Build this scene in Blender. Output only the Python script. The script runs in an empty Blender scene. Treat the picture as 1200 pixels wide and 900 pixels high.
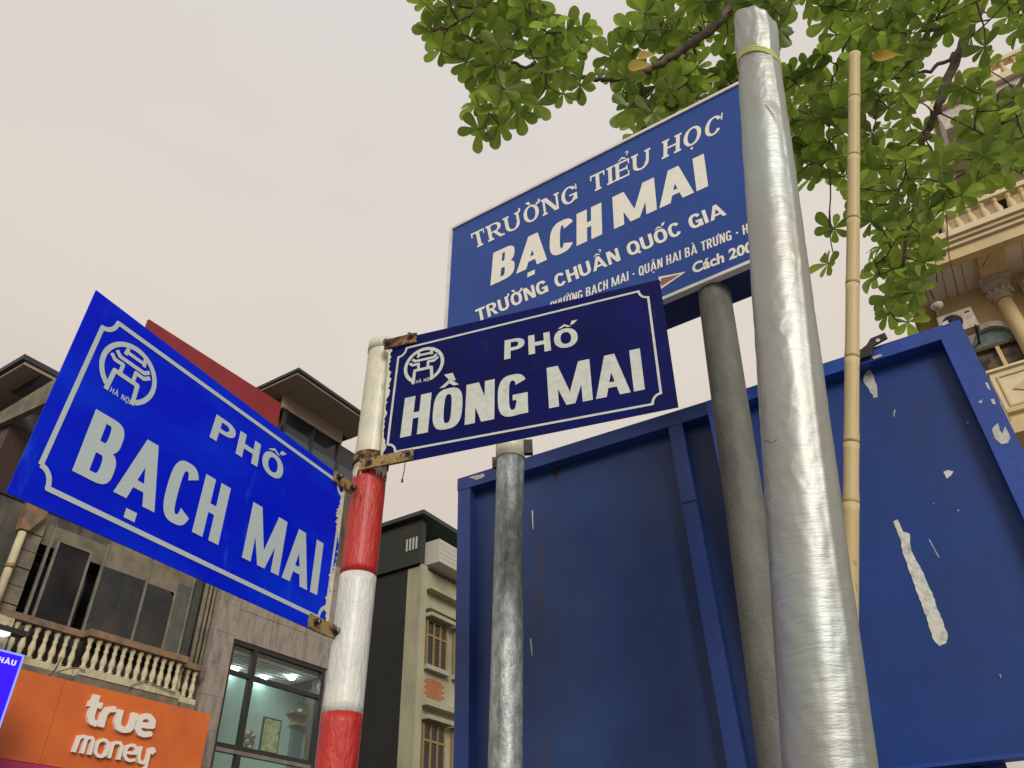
import bpy, math, random, unicodedata
import numpy as np
from math import radians, sin, cos, pi
from mathutils import Vector, Matrix
from mathutils.geometry import delaunay_2d_cdt
random.seed(7)
sc = bpy.context.scene
# ---------------------------------------------------------------- camera
CAM_Z = 1.6
F = 900.0                                   # focal length in photograph pixels (1200 wide)
_z = np.array([-40.0, 1230.0, F]); _z /= np.linalg.norm(_z)
_f = np.array([0, 0, 1.0]); _hf = _f - _f.dot(_z) * _z; _hf /= np.linalg.norm(_hf)
_hr = np.cross(_hf, _z)
R = np.stack([_hr, _hf, _z])
if R[0][0] < 0: R[0] *= -1
C0 = np.array([0, 0, CAM_Z])
def ray(px, py): return R @ np.array([px - 600.0, 450.0 - py, F])
def at_dist(px, py, D):
    d = ray(px, py); return C0 + d / math.hypot(d[0], d[1]) * D
def at_depth(px, py, Z): return C0 + ray(px, py) * Z / F
cam = bpy.data.objects.new('camera', bpy.data.cameras.new('camera'))
bpy.context.collection.objects.link(cam)
M = Matrix.Identity(4)
for i in range(3):
    M[i][0], M[i][1], M[i][2] = R[i][0], R[i][1], -R[i][2]
M.translation = Vector(C0)
cam.matrix_world = M
cam.data.sensor_width = 36; cam.data.lens = 27
cam.data.clip_start = 0.02; cam.data.clip_end = 3000
sc.camera = cam
# ---------------------------------------------------------------- sky and light
SUN_EL, SUN_AZ = 24.0, 165.0               # behind the camera, a little to the right
world = bpy.data.worlds.new("World"); sc.world = world; world.use_nodes = True
nt = world.node_tree; N = nt.nodes; Lk = nt.links; N.clear()
out = N.new('ShaderNodeOutputWorld')
geo = N.new('ShaderNodeNewGeometry'); sep = N.new('ShaderNodeSeparateXYZ')
tc = N.new('ShaderNodeTexCoord')
Lk.new(tc.outputs['Generated'], sep.inputs[0])
ramp = N.new('ShaderNodeValToRGB'); ramp.color_ramp.interpolation = 'LINEAR'
Lk.new(sep.outputs['Z'], ramp.inputs[0])
els = ramp.color_ramp.elements
els[0].position = 0.0; els[0].color = (0.60, 0.50, 0.42, 1)
els[1].position = 1.0; els[1].color = (0.79, 0.755, 0.74, 1)
for p, c in ((0.3, (0.66, 0.56, 0.48, 1)), (0.48, (0.705, 0.615, 0.54, 1)), (0.58, (0.765, 0.685, 0.60, 1)), (0.68, (0.79, 0.715, 0.635, 1)), (0.8, (0.775, 0.715, 0.67, 1))):
    e = els.new(p); e.color = c
noi = N.new('ShaderNodeTexNoise'); noi.inputs['Scale'].default_value = 1.6; noi.inputs['Detail'].default_value = 3
Lk.new(tc.outputs['Generated'], noi.inputs['Vector'])
mr = N.new('ShaderNodeMapRange'); mr.inputs[1].default_value = 0.3; mr.inputs[2].default_value = 0.7
mr.inputs[3].default_value = 0.96; mr.inputs[4].default_value = 1.04
Lk.new(noi.outputs['Fac'], mr.inputs[0])
bg = N.new('ShaderNodeBackground'); Lk.new(ramp.outputs[0], bg.inputs['Color']); Lk.new(mr.outputs[0], bg.inputs['Strength'])
sky = N.new('ShaderNodeTexSky'); sky.sky_type = 'NISHITA'; sky.sun_disc = False
sky.sun_elevation = radians(SUN_EL); sky.sun_rotation = radians(SUN_AZ)
bg2 = N.new('ShaderNodeBackground'); bg2.inputs['Strength'].default_value = 0.05; Lk.new(sky.outputs[0], bg2.inputs['Color'])
mx = N.new('ShaderNodeMixShader'); mx.inputs[0].default_value = 0.06
Lk.new(bg.outputs[0], mx.inputs[1]); Lk.new(bg2.outputs[0], mx.inputs[2]); Lk.new(mx.outputs[0], out.inputs[0])
sl = bpy.data.lights.new('sun', 'SUN'); sl.energy = 2.15; sl.angle = radians(24); sl.color = (1.0, 0.95, 0.88)
so = bpy.data.objects.new('sun', sl); bpy.context.collection.objects.link(so)
sd = Vector((sin(radians(SUN_AZ)) * cos(radians(SUN_EL)), cos(radians(SUN_AZ)) * cos(radians(SUN_EL)), sin(radians(SUN_EL))))
so.rotation_euler = sd.to_track_quat('Z', 'Y').to_euler(); so.location = (0, -3, 9)
vs = sc.view_settings; vs.view_transform = 'Standard'; vs.look = 'None'; vs.exposure = 0; vs.gamma = 1
# ---------------------------------------------------------------- materials
def srgb(r, g, b):
    f = lambda c: (c / 255 / 12.92) if c / 255 <= 0.04045 else ((c / 255 + 0.055) / 1.055) ** 2.4
    return (f(r), f(g), f(b), 1)
def mat(name, col, rough=0.6, metal=0.0, col2=None, scale=6, lo=0.4, hi=0.65, stretch=(1, 1, 1), detail=6,
        col3=None, scale3=30, lo3=0.55, hi3=0.62, bump=0.0, bscale=60, bstretch=(1, 1, 1), coat=0.0, spec=0.5,
        emit=None, estr=0.0, rough2=None, transl=None, vein=None, stretch3=(1, 1, 1)):
    m = bpy.data.materials.new(name); m.use_nodes = True
    t = m.node_tree; n = t.nodes; l = t.links
    b = n['Principled BSDF']; o = n['Material Output']
    if len(col) == 3: col = (*col, 1)
    b.inputs['Base Color'].default_value = col
    b.inputs['Roughness'].default_value = rough; b.inputs['Metallic'].default_value = metal
    b.inputs['Coat Weight'].default_value = coat; b.inputs['Specular IOR Level'].default_value = spec
    co = n.new('ShaderNodeTexCoord')
    def noise(sc_, st, lo_, hi_, det=6):
        mp = n.new('ShaderNodeMapping'); mp.inputs['Scale'].default_value = st; l.new(co.outputs['Object'], mp.inputs[0])
        no = n.new('ShaderNodeTexNoise'); no.inputs['Scale'].default_value = sc_; no.inputs['Detail'].default_value = det
        no.inputs['Roughness'].default_value = 0.62
        l.new(mp.outputs[0], no.inputs['Vector'])
        r = n.new('ShaderNodeMapRange'); r.inputs[1].default_value = lo_; r.inputs[2].default_value = hi_; l.new(no.outputs['Fac'], r.inputs[0])
        return no, r
    cur = None
    if col2:
        if len(col2) == 3: col2 = (*col2, 1)
        no, r = noise(scale, stretch, lo, hi, detail)
        mi = n.new('ShaderNodeMix'); mi.data_type = 'RGBA'; l.new(r.outputs[0], mi.inputs[0])
        mi.inputs[6].default_value = col; mi.inputs[7].default_value = col2; cur = mi.outputs[2]
        if rough2 is not None:
            rr = n.new('ShaderNodeMapRange'); l.new(r.outputs[0], rr.inputs[0]); rr.inputs[3].default_value = rough; rr.inputs[4].default_value = rough2
            l.new(rr.outputs[0], b.inputs['Roughness'])
    if col3:
        if len(col3) == 3: col3 = (*col3, 1)
        no3, r3 = noise(scale3, stretch3, lo3, hi3)
        mi3 = n.new('ShaderNodeMix'); mi3.data_type = 'RGBA'; l.new(r3.outputs[0], mi3.inputs[0])
        if cur: l.new(cur, mi3.inputs[6])
        else: mi3.inputs[6].default_value = col
        mi3.inputs[7].default_value = col3; cur = mi3.outputs[2]
    if vein:
        uvn = n.new('ShaderNodeTexCoord'); sx = n.new('ShaderNodeSeparateXYZ'); l.new(uvn.outputs['UV'], sx.inputs[0])
        ab = n.new('ShaderNodeMath'); ab.operation = 'ABSOLUTE'; l.new(sx.outputs['Y'], ab.inputs[0])
        # side veins run obliquely from the midrib
        ad = n.new('ShaderNodeMath'); ad.operation = 'MULTIPLY_ADD'; l.new(ab.outputs[0], ad.inputs[0]); ad.inputs[1].default_value = -.8; l.new(sx.outputs['X'], ad.inputs[2])
        pp = n.new('ShaderNodeMath'); pp.operation = 'PINGPONG'; l.new(ad.outputs[0], pp.inputs[0]); pp.inputs[1].default_value = .055
        mn_ = n.new('ShaderNodeMath'); mn_.operation = 'MINIMUM'; l.new(ab.outputs[0], mn_.inputs[0])
        pm = n.new('ShaderNodeMath'); pm.operation = 'MULTIPLY_ADD'; l.new(pp.outputs[0], pm.inputs[0]); pm.inputs[1].default_value = 1.6; pm.inputs[2].default_value = .006; l.new(pm.outputs[0], mn_.inputs[1])
        rv = n.new('ShaderNodeMapRange'); l.new(mn_.outputs[0], rv.inputs[0]); rv.inputs[1].default_value = .006; rv.inputs[2].default_value = .022; rv.inputs[3].default_value = .55; rv.inputs[4].default_value = 0
        oi = n.new('ShaderNodeObjectInfo')
        mv = n.new('ShaderNodeMix'); mv.data_type = 'RGBA'; l.new(rv.outputs[0], mv.inputs[0]); l.new(cur, mv.inputs[6]); mv.inputs[7].default_value = (*vein, 1); cur = mv.outputs[2]
    if cur: l.new(cur, b.inputs['Base Color'])
    if bump:
        nb, rb = noise(bscale, bstretch, 0, 1, 8)
        bu = n.new('ShaderNodeBump'); bu.inputs['Strength'].default_value = bump; bu.inputs['Distance'].default_value = 0.01
        l.new(nb.outputs['Fac'], bu.inputs['Height']); l.new(bu.outputs[0], b.inputs['Normal'])
    if emit:
        b.inputs['Emission Color'].default_value = emit if len(emit) == 4 else (*emit, 1); b.inputs['Emission Strength'].default_value = estr
    if transl:
        tr = n.new('ShaderNodeBsdfTranslucent')
        if cur:
            mm = n.new('ShaderNodeMix'); mm.data_type = 'RGBA'; mm.blend_type = 'MULTIPLY'; mm.inputs[0].default_value = 1
            l.new(cur, mm.inputs[6]); mm.inputs[7].default_value = (*transl, 1); l.new(mm.outputs[2], tr.inputs[0])
        else: tr.inputs[0].default_value = (*transl, 1)
        ms = n.new('ShaderNodeMixShader'); ms.inputs[0].default_value = 0.5
        l.new(b.outputs[0], ms.inputs[1]); l.new(tr.outputs[0], ms.inputs[2]); l.new(ms.outputs[0], o.inputs[0])
    return m
m_s1 = mat('royal_blue_sheeting', (0.0, 0.010, 0.64), 0.5, spec=.1, col2=(0.0, 0.045, 0.80), scale=3.6, lo=.45, hi=.8, bump=.05, bscale=9, col3=(0.02, 0.10, 0.80), scale3=22, lo3=.62, hi3=.85, stretch3=(1, 1, .3), stretch=(1, 1, 2.5))  # lighter blue mottling: scuffs plus uneven sheen painted into the colour
m_s2 = mat('navy_sheeting', (0.0005, 0.003, 0.068), 0.45, spec=.12, col2=(0.001, 0.005, 0.115), scale=6, lo=.4, hi=.7, col3=(0.012, 0.012, 0.06), scale3=28, lo3=.6, hi3=.75)
m_sch = mat('signboard_blue', (0.021, 0.075, 0.33), 0.5, spec=.3, col2=(0.017, 0.058, 0.27), scale=2.5, lo=.35, hi=.7)
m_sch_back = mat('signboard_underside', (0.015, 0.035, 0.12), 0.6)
m_white1 = mat('reflective_white_print', (0.52, 0.61, 0.62), 0.5, col2=(0.44, 0.53, 0.55), scale=900, lo=.4, hi=.6, stretch=(1, 1, .3))
m_white2 = mat('aged_white_print', (0.58, 0.62, 0.56), 0.55, col2=(0.44, 0.47, 0.43), scale=60, lo=.45, hi=.75, col3=(0.1, 0.08, 0.06), scale3=160, lo3=.69, hi3=.72)
m_white3 = mat('cream_print', (0.90, 0.89, 0.78), 0.55, col2=(0.84, 0.83, 0.73), scale=40)
m_arrow = mat('faded_red_print', (0.32, 0.13, 0.09), 0.6)
m_alu = mat('aluminium_trim', (0.80, 0.79, 0.72), 0.45, metal=.1, col2=(0.66, 0.66, 0.62), scale=12)
m_rust = mat('rusted_steel', (0.13, 0.045, 0.02), 0.8, .2, col2=(0.34, 0.22, 0.10), scale=40, lo=.42, hi=.6, bump=.6, bscale=200, col3=(0.03, 0.02, 0.016), scale3=70, lo3=.5, hi3=.6)
m_rust_y = mat('yellowed_steel', (0.38, 0.27, 0.10), 0.6, .3, col2=(0.10, 0.055, 0.025), scale=55, lo=.5, hi=.62, bump=.6, bscale=200)
m_bolt = mat('dull_bolt', (0.22, 0.21, 0.2), 0.35, .9, col2=(0.06, 0.05, 0.045), scale=90)
m_dark = mat('dark_steel', (0.02, 0.02, 0.022), 0.6, .3, col2=(0.05, 0.04, 0.035), scale=60)
m_red = mat('red_gloss_paint', (0.50, 0.022, 0.010), 0.34, col2=(0.36, 0.012, 0.008), scale=14, lo=.4, hi=.75, stretch=(1, 1, .35), coat=.12, bump=.8, bscale=60, bstretch=(1, 1, .3), col3=(0.62, 0.16, 0.10), scale3=45, lo3=.67, hi3=.72, stretch3=(1, 1, .15))
m_pwhite = mat('white_gloss_paint', (0.70, 0.72, 0.66), 0.3, col2=(0.58, 0.60, 0.56), scale=14, lo=.4, hi=.7, coat=.2, bump=.7, bscale=55, bstretch=(1, 1, .35), col3=(0.14, 0.12, 0.09), scale3=55, lo3=.70, hi3=.74)
m_pcream = mat('yellowed_white_paint', (0.68, 0.66, 0.50), 0.4, col2=(0.52, 0.53, 0.42), scale=18, lo=.4, hi=.7, coat=.2, bump=.35, bscale=70, bstretch=(1, 1, .25), col3=(0.10, 0.08, 0.06), scale3=120, lo3=.66, hi3=.69, stretch3=(1, 1, .12))
m_galv = mat('galvanised_steel', (0.24, 0.275, 0.265), 0.4, .4, col2=(0.46, 0.53, 0.51), scale=55, lo=.42, hi=.66, stretch=(1, 1, .5), col3=(0.09, 0.095, 0.09), scale3=16, lo3=.52, hi3=.72, stretch3=(1, 1, .1), bump=.3, bscale=130)
m_post = mat('weathered_grey_post', (0.13, 0.135, 0.118), 0.7, .1, col2=(0.18, 0.185, 0.165), scale=24, lo=.4, hi=.7, stretch=(1, 1, .4), bump=.4, bscale=120, col3=(0.06, 0.06, 0.045), scale3=9, lo3=.5, hi3=.75, stretch3=(1, 1, .3))
m_foil = mat('silver_foil_wrap', (0.38, 0.425, 0.405), 0.47, .78, col2=(0.36, 0.345, 0.31), scale=5, lo=.4, hi=.68, bump=.20, bscale=18, bstretch=(1, 1, 4.5), rough2=.48, stretch=(1, 1, .5))
m_tie = mat('yellow_green_tie', (0.66, 0.70, 0.24), 0.5)
m_bamboo = mat('dry_bamboo', (0.50, 0.39, 0.18), 0.55, col2=(0.56, 0.46, 0.25), scale=12, lo=.35, hi=.7, stretch=(1, 1, .12), coat=.0, col3=(0.2, 0.12, 0.05), scale3=40, lo3=.66, hi3=.72, stretch3=(1, 1, .4))
m_node = mat('bamboo_node', (0.09, 0.055, 0.03), 0.8, col2=(.3, .2, .1), scale=60)
m_blue = mat('blue_painted_steel', (0.025, 0.062, 0.195), 0.42, spec=.4, col2=(0.012, 0.032, 0.125), scale=2.2, lo=.35, hi=.7, col3=(0.045, 0.045, 0.07), scale3=9, lo3=.6, hi3=.8, stretch3=(1, 1, .2), bump=.22, bscale=3.5)
m_blue_f = mat('blue_painted_frame', (0.017, 0.052, 0.235), 0.42, col2=(0.013, 0.037, 0.18), scale=5, bump=.15, bscale=30, col3=(0.05, 0.05, 0.08), scale3=30, lo3=.66, hi3=.72)
m_blue_b = mat('bright_blue_sheet', (0.011, 0.052, 0.245), 0.4, spec=.35, col2=(0.016, 0.038, 0.145), scale=3.0, lo=.35, hi=.7, bump=.22, bscale=4, col3=(0.04, 0.05, 0.09), scale3=24, lo3=.70, hi3=.76)
m_blue_bf = mat('bright_blue_frame', (0.013, 0.060, 0.34), 0.38, col2=(0.012, 0.048, 0.26), scale=6, bump=.15, bscale=30, col3=(0.22, 0.23, 0.24), scale3=30, lo3=.74, hi3=.755)
m_chip = mat('bare_patch', (0.52, 0.54, 0.52), 0.6, col2=(0.28, 0.27, 0.24), scale=60, lo=.45, hi=.7)
m_smear = mat('white_paint_smear', (0.66, 0.68, 0.60), 0.6, col2=(0.36, 0.38, 0.36), scale=50, lo=.5, hi=.7, bump=.5, bscale=80)
m_leafA = mat('leaf_green', (0.175, 0.235, 0.048), 0.42, col2=(0.24, 0.32, 0.075), scale=7, lo=.35, hi=.65, transl=(1.6, 1.7, 1.0), vein=(.26, .34, .09))
m_leafB = mat('leaf_dark_green', (0.115, 0.165, 0.036), 0.44, col2=(0.175, 0.235, 0.054), scale=7, lo=.35, hi=.65, transl=(1.5, 1.7, 1.0), vein=(.26, .34, .09))
m_leafC = mat('leaf_fresh_green', (0.23, 0.32, 0.070), 0.4, col2=(0.30, 0.40, 0.10), scale=7, lo=.35, hi=.65, transl=(1.6, 1.7, 1.0), vein=(.26, .34, .09))
m_leafY = mat('leaf_yellow', (0.70, 0.42, 0.03), 0.5, transl=(1.3, 1.1, .6))
m_bark = mat('brown_bark', (0.085, 0.060, 0.042), 0.85, col2=(0.15, 0.115, 0.085), scale=30, lo=.4, hi=.65, bump=.8, bscale=90)
m_ground = mat('asphalt', (0.075, 0.074, 0.072), 0.85, col2=(0.07, 0.068, 0.065), scale=3, bump=.4, bscale=120)
m_pave = mat('pavement_concrete', (0.38, 0.35, 0.31), 0.85, col2=(0.30, 0.28, 0.25), scale=4, bump=.3)
# ---------------------------------------------------------------- mesh helpers
WLOC = {}
class MB:
    def __init__(s): s.v = []; s.f = []; s.sm = []
    def add(s, vs, fs, smooth=False):
        o = len(s.v); s.v += [tuple(map(float, p)) for p in vs]
        for f in fs: s.f.append(tuple(i + o for i in f)); s.sm.append(smooth)
        return s
    def hexa(s, b, t):      # bottom 4, top 4 corners
        return s.add(list(b) + list(t), [(3, 2, 1, 0), (4, 5, 6, 7), (0, 1, 5, 4), (1, 2, 6, 5), (2, 3, 7, 6), (3, 0, 4, 7)])
    def box(s, c, size, rz=0):
        c = np.array(c, float); hx, hy, hz = [q / 2 for q in size]; a, b = cos(rz), sin(rz)
        def p(x, y, z): return c + np.array([x * a - y * b, x * b + y * a, z])
        return s.hexa([p(-hx, -hy, -hz), p(hx, -hy, -hz), p(hx, hy, -hz), p(-hx, hy, -hz)], [p(-hx, -hy, hz), p(hx, -hy, hz), p(hx, hy, hz), p(-hx, hy, hz)])
    def tube(s, path, rad, seg=12, caps=True, smooth=True):
        path = [np.array(p, float) for p in path]; n = len(path)
        if not hasattr(rad, '__len__'): rad = [rad] * n
        prev = None; vs = []
        for i, p in enumerate(path):
            d = path[min(i + 1, n - 1)] - path[max(i - 1, 0)]; d /= (np.linalg.norm(d) + 1e-9)
            if prev is None:
                a = np.array([1, 0, 0]) if abs(d[0]) < .8 else np.array([0, 1, 0])
                x = np.cross(d, a)
            else: x = prev - d * prev.dot(d)
            x /= np.linalg.norm(x); y = np.cross(d, x); prev = x
            for k in range(seg):
                t = 2 * pi * k / seg; vs.append(p + (x * cos(t) + y * sin(t)) * rad[i])
        fs = [(i * seg + k, i * seg + (k + 1) % seg, (i + 1) * seg + (k + 1) % seg, (i + 1) * seg + k) for i in range(n - 1) for k in range(seg)]
        o = len(s.v); s.add(vs, fs, smooth)
        if caps:
            s.f += [tuple(o + k for k in reversed(range(seg))), tuple(o + (n - 1) * seg + k for k in range(seg))]; s.sm += [False, False]
        return s
    def lathe(s, prof, seg=10, c=(0, 0, 0)):
        vs = [(c[0] + r * cos(2 * pi * k / seg), c[1] + r * sin(2 * pi * k / seg), c[2] + z) for r, z in prof for k in range(seg)]
        fs = [(i * seg + k, i * seg + (k + 1) % seg, (i + 1) * seg + (k + 1) % seg, (i + 1) * seg + k) for i in range(len(prof) - 1) for k in range(seg)]
        return s.add(vs, fs, True)
def mesh_of(mb, name, mt, off=(0, 0, 0)):
    me = bpy.data.meshes.new(name); ox, oy, oz = off
    me.from_pydata([(x - ox, y - oy, z - oz) for x, y, z in mb.v], [], mb.f)
    me.polygons.foreach_set('use_smooth', mb.sm); me.materials.append(mt); me.update(); return me
def tag(o, label=None, cat=None, group=None, kind=None):
    if label: o['label'] = label
    if cat: o['category'] = cat
    if group: o['group'] = group
    if kind: o['kind'] = kind
    return o
def thing(name, loc, label, cat, group=None):
    o = bpy.data.objects.new(name, None); bpy.context.collection.objects.link(o)
    o.location = loc; o.empty_display_size = .1; WLOC[o] = np.array(loc, float); return tag(o, label, cat, group)
def obj(name, mb, mt, parent=None, **kw):
    if parent is not None: org = WLOC[parent]
    else:
        a = np.array(mb.v); org = np.array([(a[:, 0].min() + a[:, 0].max()) / 2, (a[:, 1].min() + a[:, 1].max()) / 2, a[:, 2].min()])
    o = bpy.data.objects.new(name, mesh_of(mb, name, mt, org)); bpy.context.collection.objects.link(o)
    WLOC[o] = org
    if parent is not None: o.parent = parent
    else: o.location = org
    return tag(o, **kw)
def inst(name, me, parent, loc, rotz=0, scale=(1, 1, 1), rot=None):
    o = bpy.data.objects.new(name, me); bpy.context.collection.objects.link(o); o.parent = parent
    o.location = np.array(loc) - WLOC[parent]
    if rot is not None: o.rotation_mode = 'QUATERNION'; o.rotation_quaternion = rot
    else: o.rotation_euler = (0, 0, rotz)
    o.scale = scale; return o
def set_uv(me, uvs):
    ul_ = me.uv_layers.new(name='UVMap'); vi = np.zeros(len(me.loops), dtype=np.int32); me.loops.foreach_get('vertex_index', vi)
    ul_.data.foreach_set('uv', np.array(uvs, dtype=np.float32)[vi].ravel())
class Face:
    """vertical plane: u along azimuth, z up, off outwards to the camera side"""
    def __init__(s, px, py, D, az):
        s.p = at_dist(px, py, D); a = radians(az); s.u = np.array([sin(a), cos(a), 0]); s.n = np.array([s.u[1], -s.u[0], 0]); s.az = a
        s.rz = math.atan2(s.u[1], s.u[0])
    def P(s, u, z, off=0): q = s.p + s.u * u + s.n * off; return np.array([q[0], q[1], z])
    def uz(s, x, y, off=0):
        d = ray(x, y); p0 = s.p + s.n * off; t = (p0 - C0).dot(s.n) / d.dot(s.n); Q = d * t + C0
        return (Q - s.p).dot(s.u), Q[2]
    def box(s, mb, u0, u1, z0, z1, o0, o1):
        P = s.P
        return mb.hexa([P(u0, z0, o0), P(u1, z0, o0), P(u1, z0, o1), P(u0, z0, o1)], [P(u0, z1, o0), P(u1, z1, o0), P(u1, z1, o1), P(u0, z1, o1)])
    def B(s, *a): return s.box(MB(), *a)
    def poly(s, pts, o0, o1):       # prism of a (u,z) outline
        n = len(pts); mb = MB()
        mb.add([s.P(u, z, o1) for u, z in pts] + [s.P(u, z, o0) for u, z in pts],
               [tuple(range(n)), tuple(reversed(range(n, 2 * n)))] + [(i, i + n, (i + 1) % n + n, (i + 1) % n) for i in range(n)])
        return mb
# ---------------------------------------------------------------- lettering
def rect(x0, y0, x1, y1): return [(x0, y0), (x1, y0), (x1, y1), (x0, y1)]
def ring(cx, cy, rx, ry, tx, ty, a0=0, a1=360, n=28, e=2.5):
    def pt(a, rx, ry):
        c, s_ = cos(radians(a)), sin(radians(a))
        return (cx + rx * math.copysign(abs(c) ** (2 / e), c), cy + ry * math.copysign(abs(s_) ** (2 / e), s_))
    out_ = []
    for i in range(n):
        a, b = a0 + (a1 - a0) * i / n, a0 + (a1 - a0) * (i + 1) / n
        out_.append([pt(a, rx, ry), pt(b, rx, ry), pt(b, rx - tx, ry - ty), pt(a, rx - tx, ry - ty)])
    return out_
def stroke(pts, w, closed=False, round_=True):
    o = []; pts = list(pts)
    if closed: pts.append(pts[0])
    for (x0, y0), (x1, y1) in zip(pts, pts[1:]):
        dx, dy = x1 - x0, y1 - y0; L_ = math.hypot(dx, dy) + 1e-9; nx, ny = -dy / L_ * w / 2, dx / L_ * w / 2
        o.append([(x0 + nx, y0 + ny), (x0 - nx, y0 - ny), (x1 - nx, y1 - ny), (x1 + nx, y1 + ny)])
    if round_:
        for x, y in pts[(0 if round_ == 2 else 1):(None if round_ == 2 else -1)]:
            o.append([(x + w / 2 * cos(k * pi / 6), y + w / 2 * sin(k * pi / 6)) for k in range(12)])
    return o
def diag(x0, x1, t, y0=0, y1=1): return [(x0, y0), (x0 + t, y0), (x1 + t, y1), (x1, y1)]
def glyph(ch, S, Hh, k, slab, e):
    """polygons of a capital letter of height 1, and its width"""
    p = []; g = []; sb = .085 if slab else 0; st = .11
    def stem(x, y0=0, y1=1, bot=True, top=True, t=S):
        p.append(rect(x, y0, x + t, y1))
        if slab and bot: p.append(rect(x - sb, y0, x + t + sb, y0 + st))
        if slab and top: p.append(rect(x - sb, y1 - st, x + t + sb, y1))
    if ch == ' ': return [], .30 * k
    if ch == '-': return [rect(.05, .38, .30, .54)], .35
    if ch == 'I': stem(0); return p, S
    if ch == 'H':
        w = .66 * k; stem(0); stem(w - S); p.append(rect(S * .5, .5 - Hh / 2, w - S * .5, .5 + Hh / 2)); return p, w
    if ch == 'M':
        w = 1.08 * k; stem(0, t=S * .95); stem(w - S * .95, t=S * .95); c = w / 2
        p.append([(0, 1), (S * 1.08, 1), (c + S * .42, 0), (c - S * .42, 0)]); p.append([(w, 1), (w - S * 1.08, 1), (c - S * .42, 0), (c + S * .42, 0)]); return p, w
    if ch == 'N':
        w = .68 * k; tt = S * (.62 if slab else .9)
        stem(0, t=tt); stem(w - tt, t=tt, bot=False); p.append([(0, 1), (S * 1.15, 1), (w, 0), (w - S * 1.15, 0)]); return p, w
    if ch == 'A':
        w = .84 * k; c = w / 2; tl = S * (.6 if slab else 1)
        p.append([(0, 0), (tl, 0), (c + S * .48, 1), (c - S * .48, 1)]); p.append([(w - S * 1.0, 0), (w, 0), (c + S * .48, 1), (c - S * .48, 1)])
        p.append(rect(w * .24, .2, w * .76, .2 + Hh * .85)); 
        if slab: p.append(rect(-sb, 0, tl + sb, st)); p.append(rect(w - S - sb, 0, w + sb, st))
        return p, w
    if ch in 'OQ':
        w = .70 * k; p += ring(w / 2, .5, w / 2, .515, S, Hh, e=e)
        if ch == 'Q': p.append([(w * .52, .24), (w * .66, .3), (w * 1.02, -.02), (w * .86, -.1)])
        return p, w
    if ch == 'C':
        w = .66 * k; p += ring(w / 2, .5, w / 2, .515, S, Hh, 32, 328, e=e)
        if slab: p.append(rect(w - .07, .64, w, 1.0))
        return p, w
    if ch == 'G':
        w = .69 * k; p += ring(w / 2, .5, w / 2, .515, S, Hh, 32, 330, e=e)
        p.append(rect(w - S, .0 if not slab else .08, w, .5)); p.append(rect(w * .5, .5 - Hh * .9, w, .5))
        if slab: p.append(rect(w - .07, .66, w, 1.0))
        return p, w
    def bowl(x, y0, y1, r):
        h = (y1 - y0) / 2; cx = x + .0
        o = ring(r, (y0 + y1) / 2, x - r, h, S, Hh * .82, -90, 90, 18, e)
        o.append(rect(S * .5, y0, r, y0 + Hh * .82)); o.append(rect(S * .5, y1 - Hh * .82, r, y1)); return o
    if ch == 'B':
        w = .66 * k; stem(0); p += bowl(w, 0, .53, w * .52); p += bowl(w * .955, .47, 1, w * .5); return p, w
    if ch == 'P':
        w = .62 * k; stem(0); p += bowl(w, .40, 1, w * .5); return p, w
    if ch == 'R':
        w = .67 * k; stem(0); p += bowl(w * .95, .44, 1, w * .5); p.append([(w * .36, .46), (w * .36 + S, .46), (w, 0), (w - S, 0)])
        if slab: p.append(rect(w - S, 0, w + sb, st))
        return p, w
    if ch == 'T':
        w = .62 * k; p.append(rect(0, 1 - Hh, w, 1)); stem(w / 2 - S / 2, top=False)
        if slab: p.append(rect(0, .7, .07, 1)); p.append(rect(w - .07, .7, w, 1))
        return p, w
    if ch == 'U':
        w = .67 * k; tt = S * (.75 if slab else 1)
        stem(0, .34, 1, bot=False); stem(w - tt, .34, 1, bot=False, t=tt); p += ring(w / 2, .36, w / 2, .375, S, Hh, 180, 360, 18, e); return p, w
    if ch == 'E':
        w = .58 * k; stem(0)
        p.append(rect(S * .5, 0, w, Hh)); p.append(rect(S * .5, 1 - Hh, w, 1)); p.append(rect(S * .5, .5 - Hh / 2, w * .88, .5 + Hh / 2))
        if slab: p.append(rect(w - .07, 0, w, .3)); p.append(rect(w - .07, .7, w, 1)); p.append(rect(w * .88 - .07, .36, w * .88, .64))
        return p, w
    raise ValueError(ch)
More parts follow.
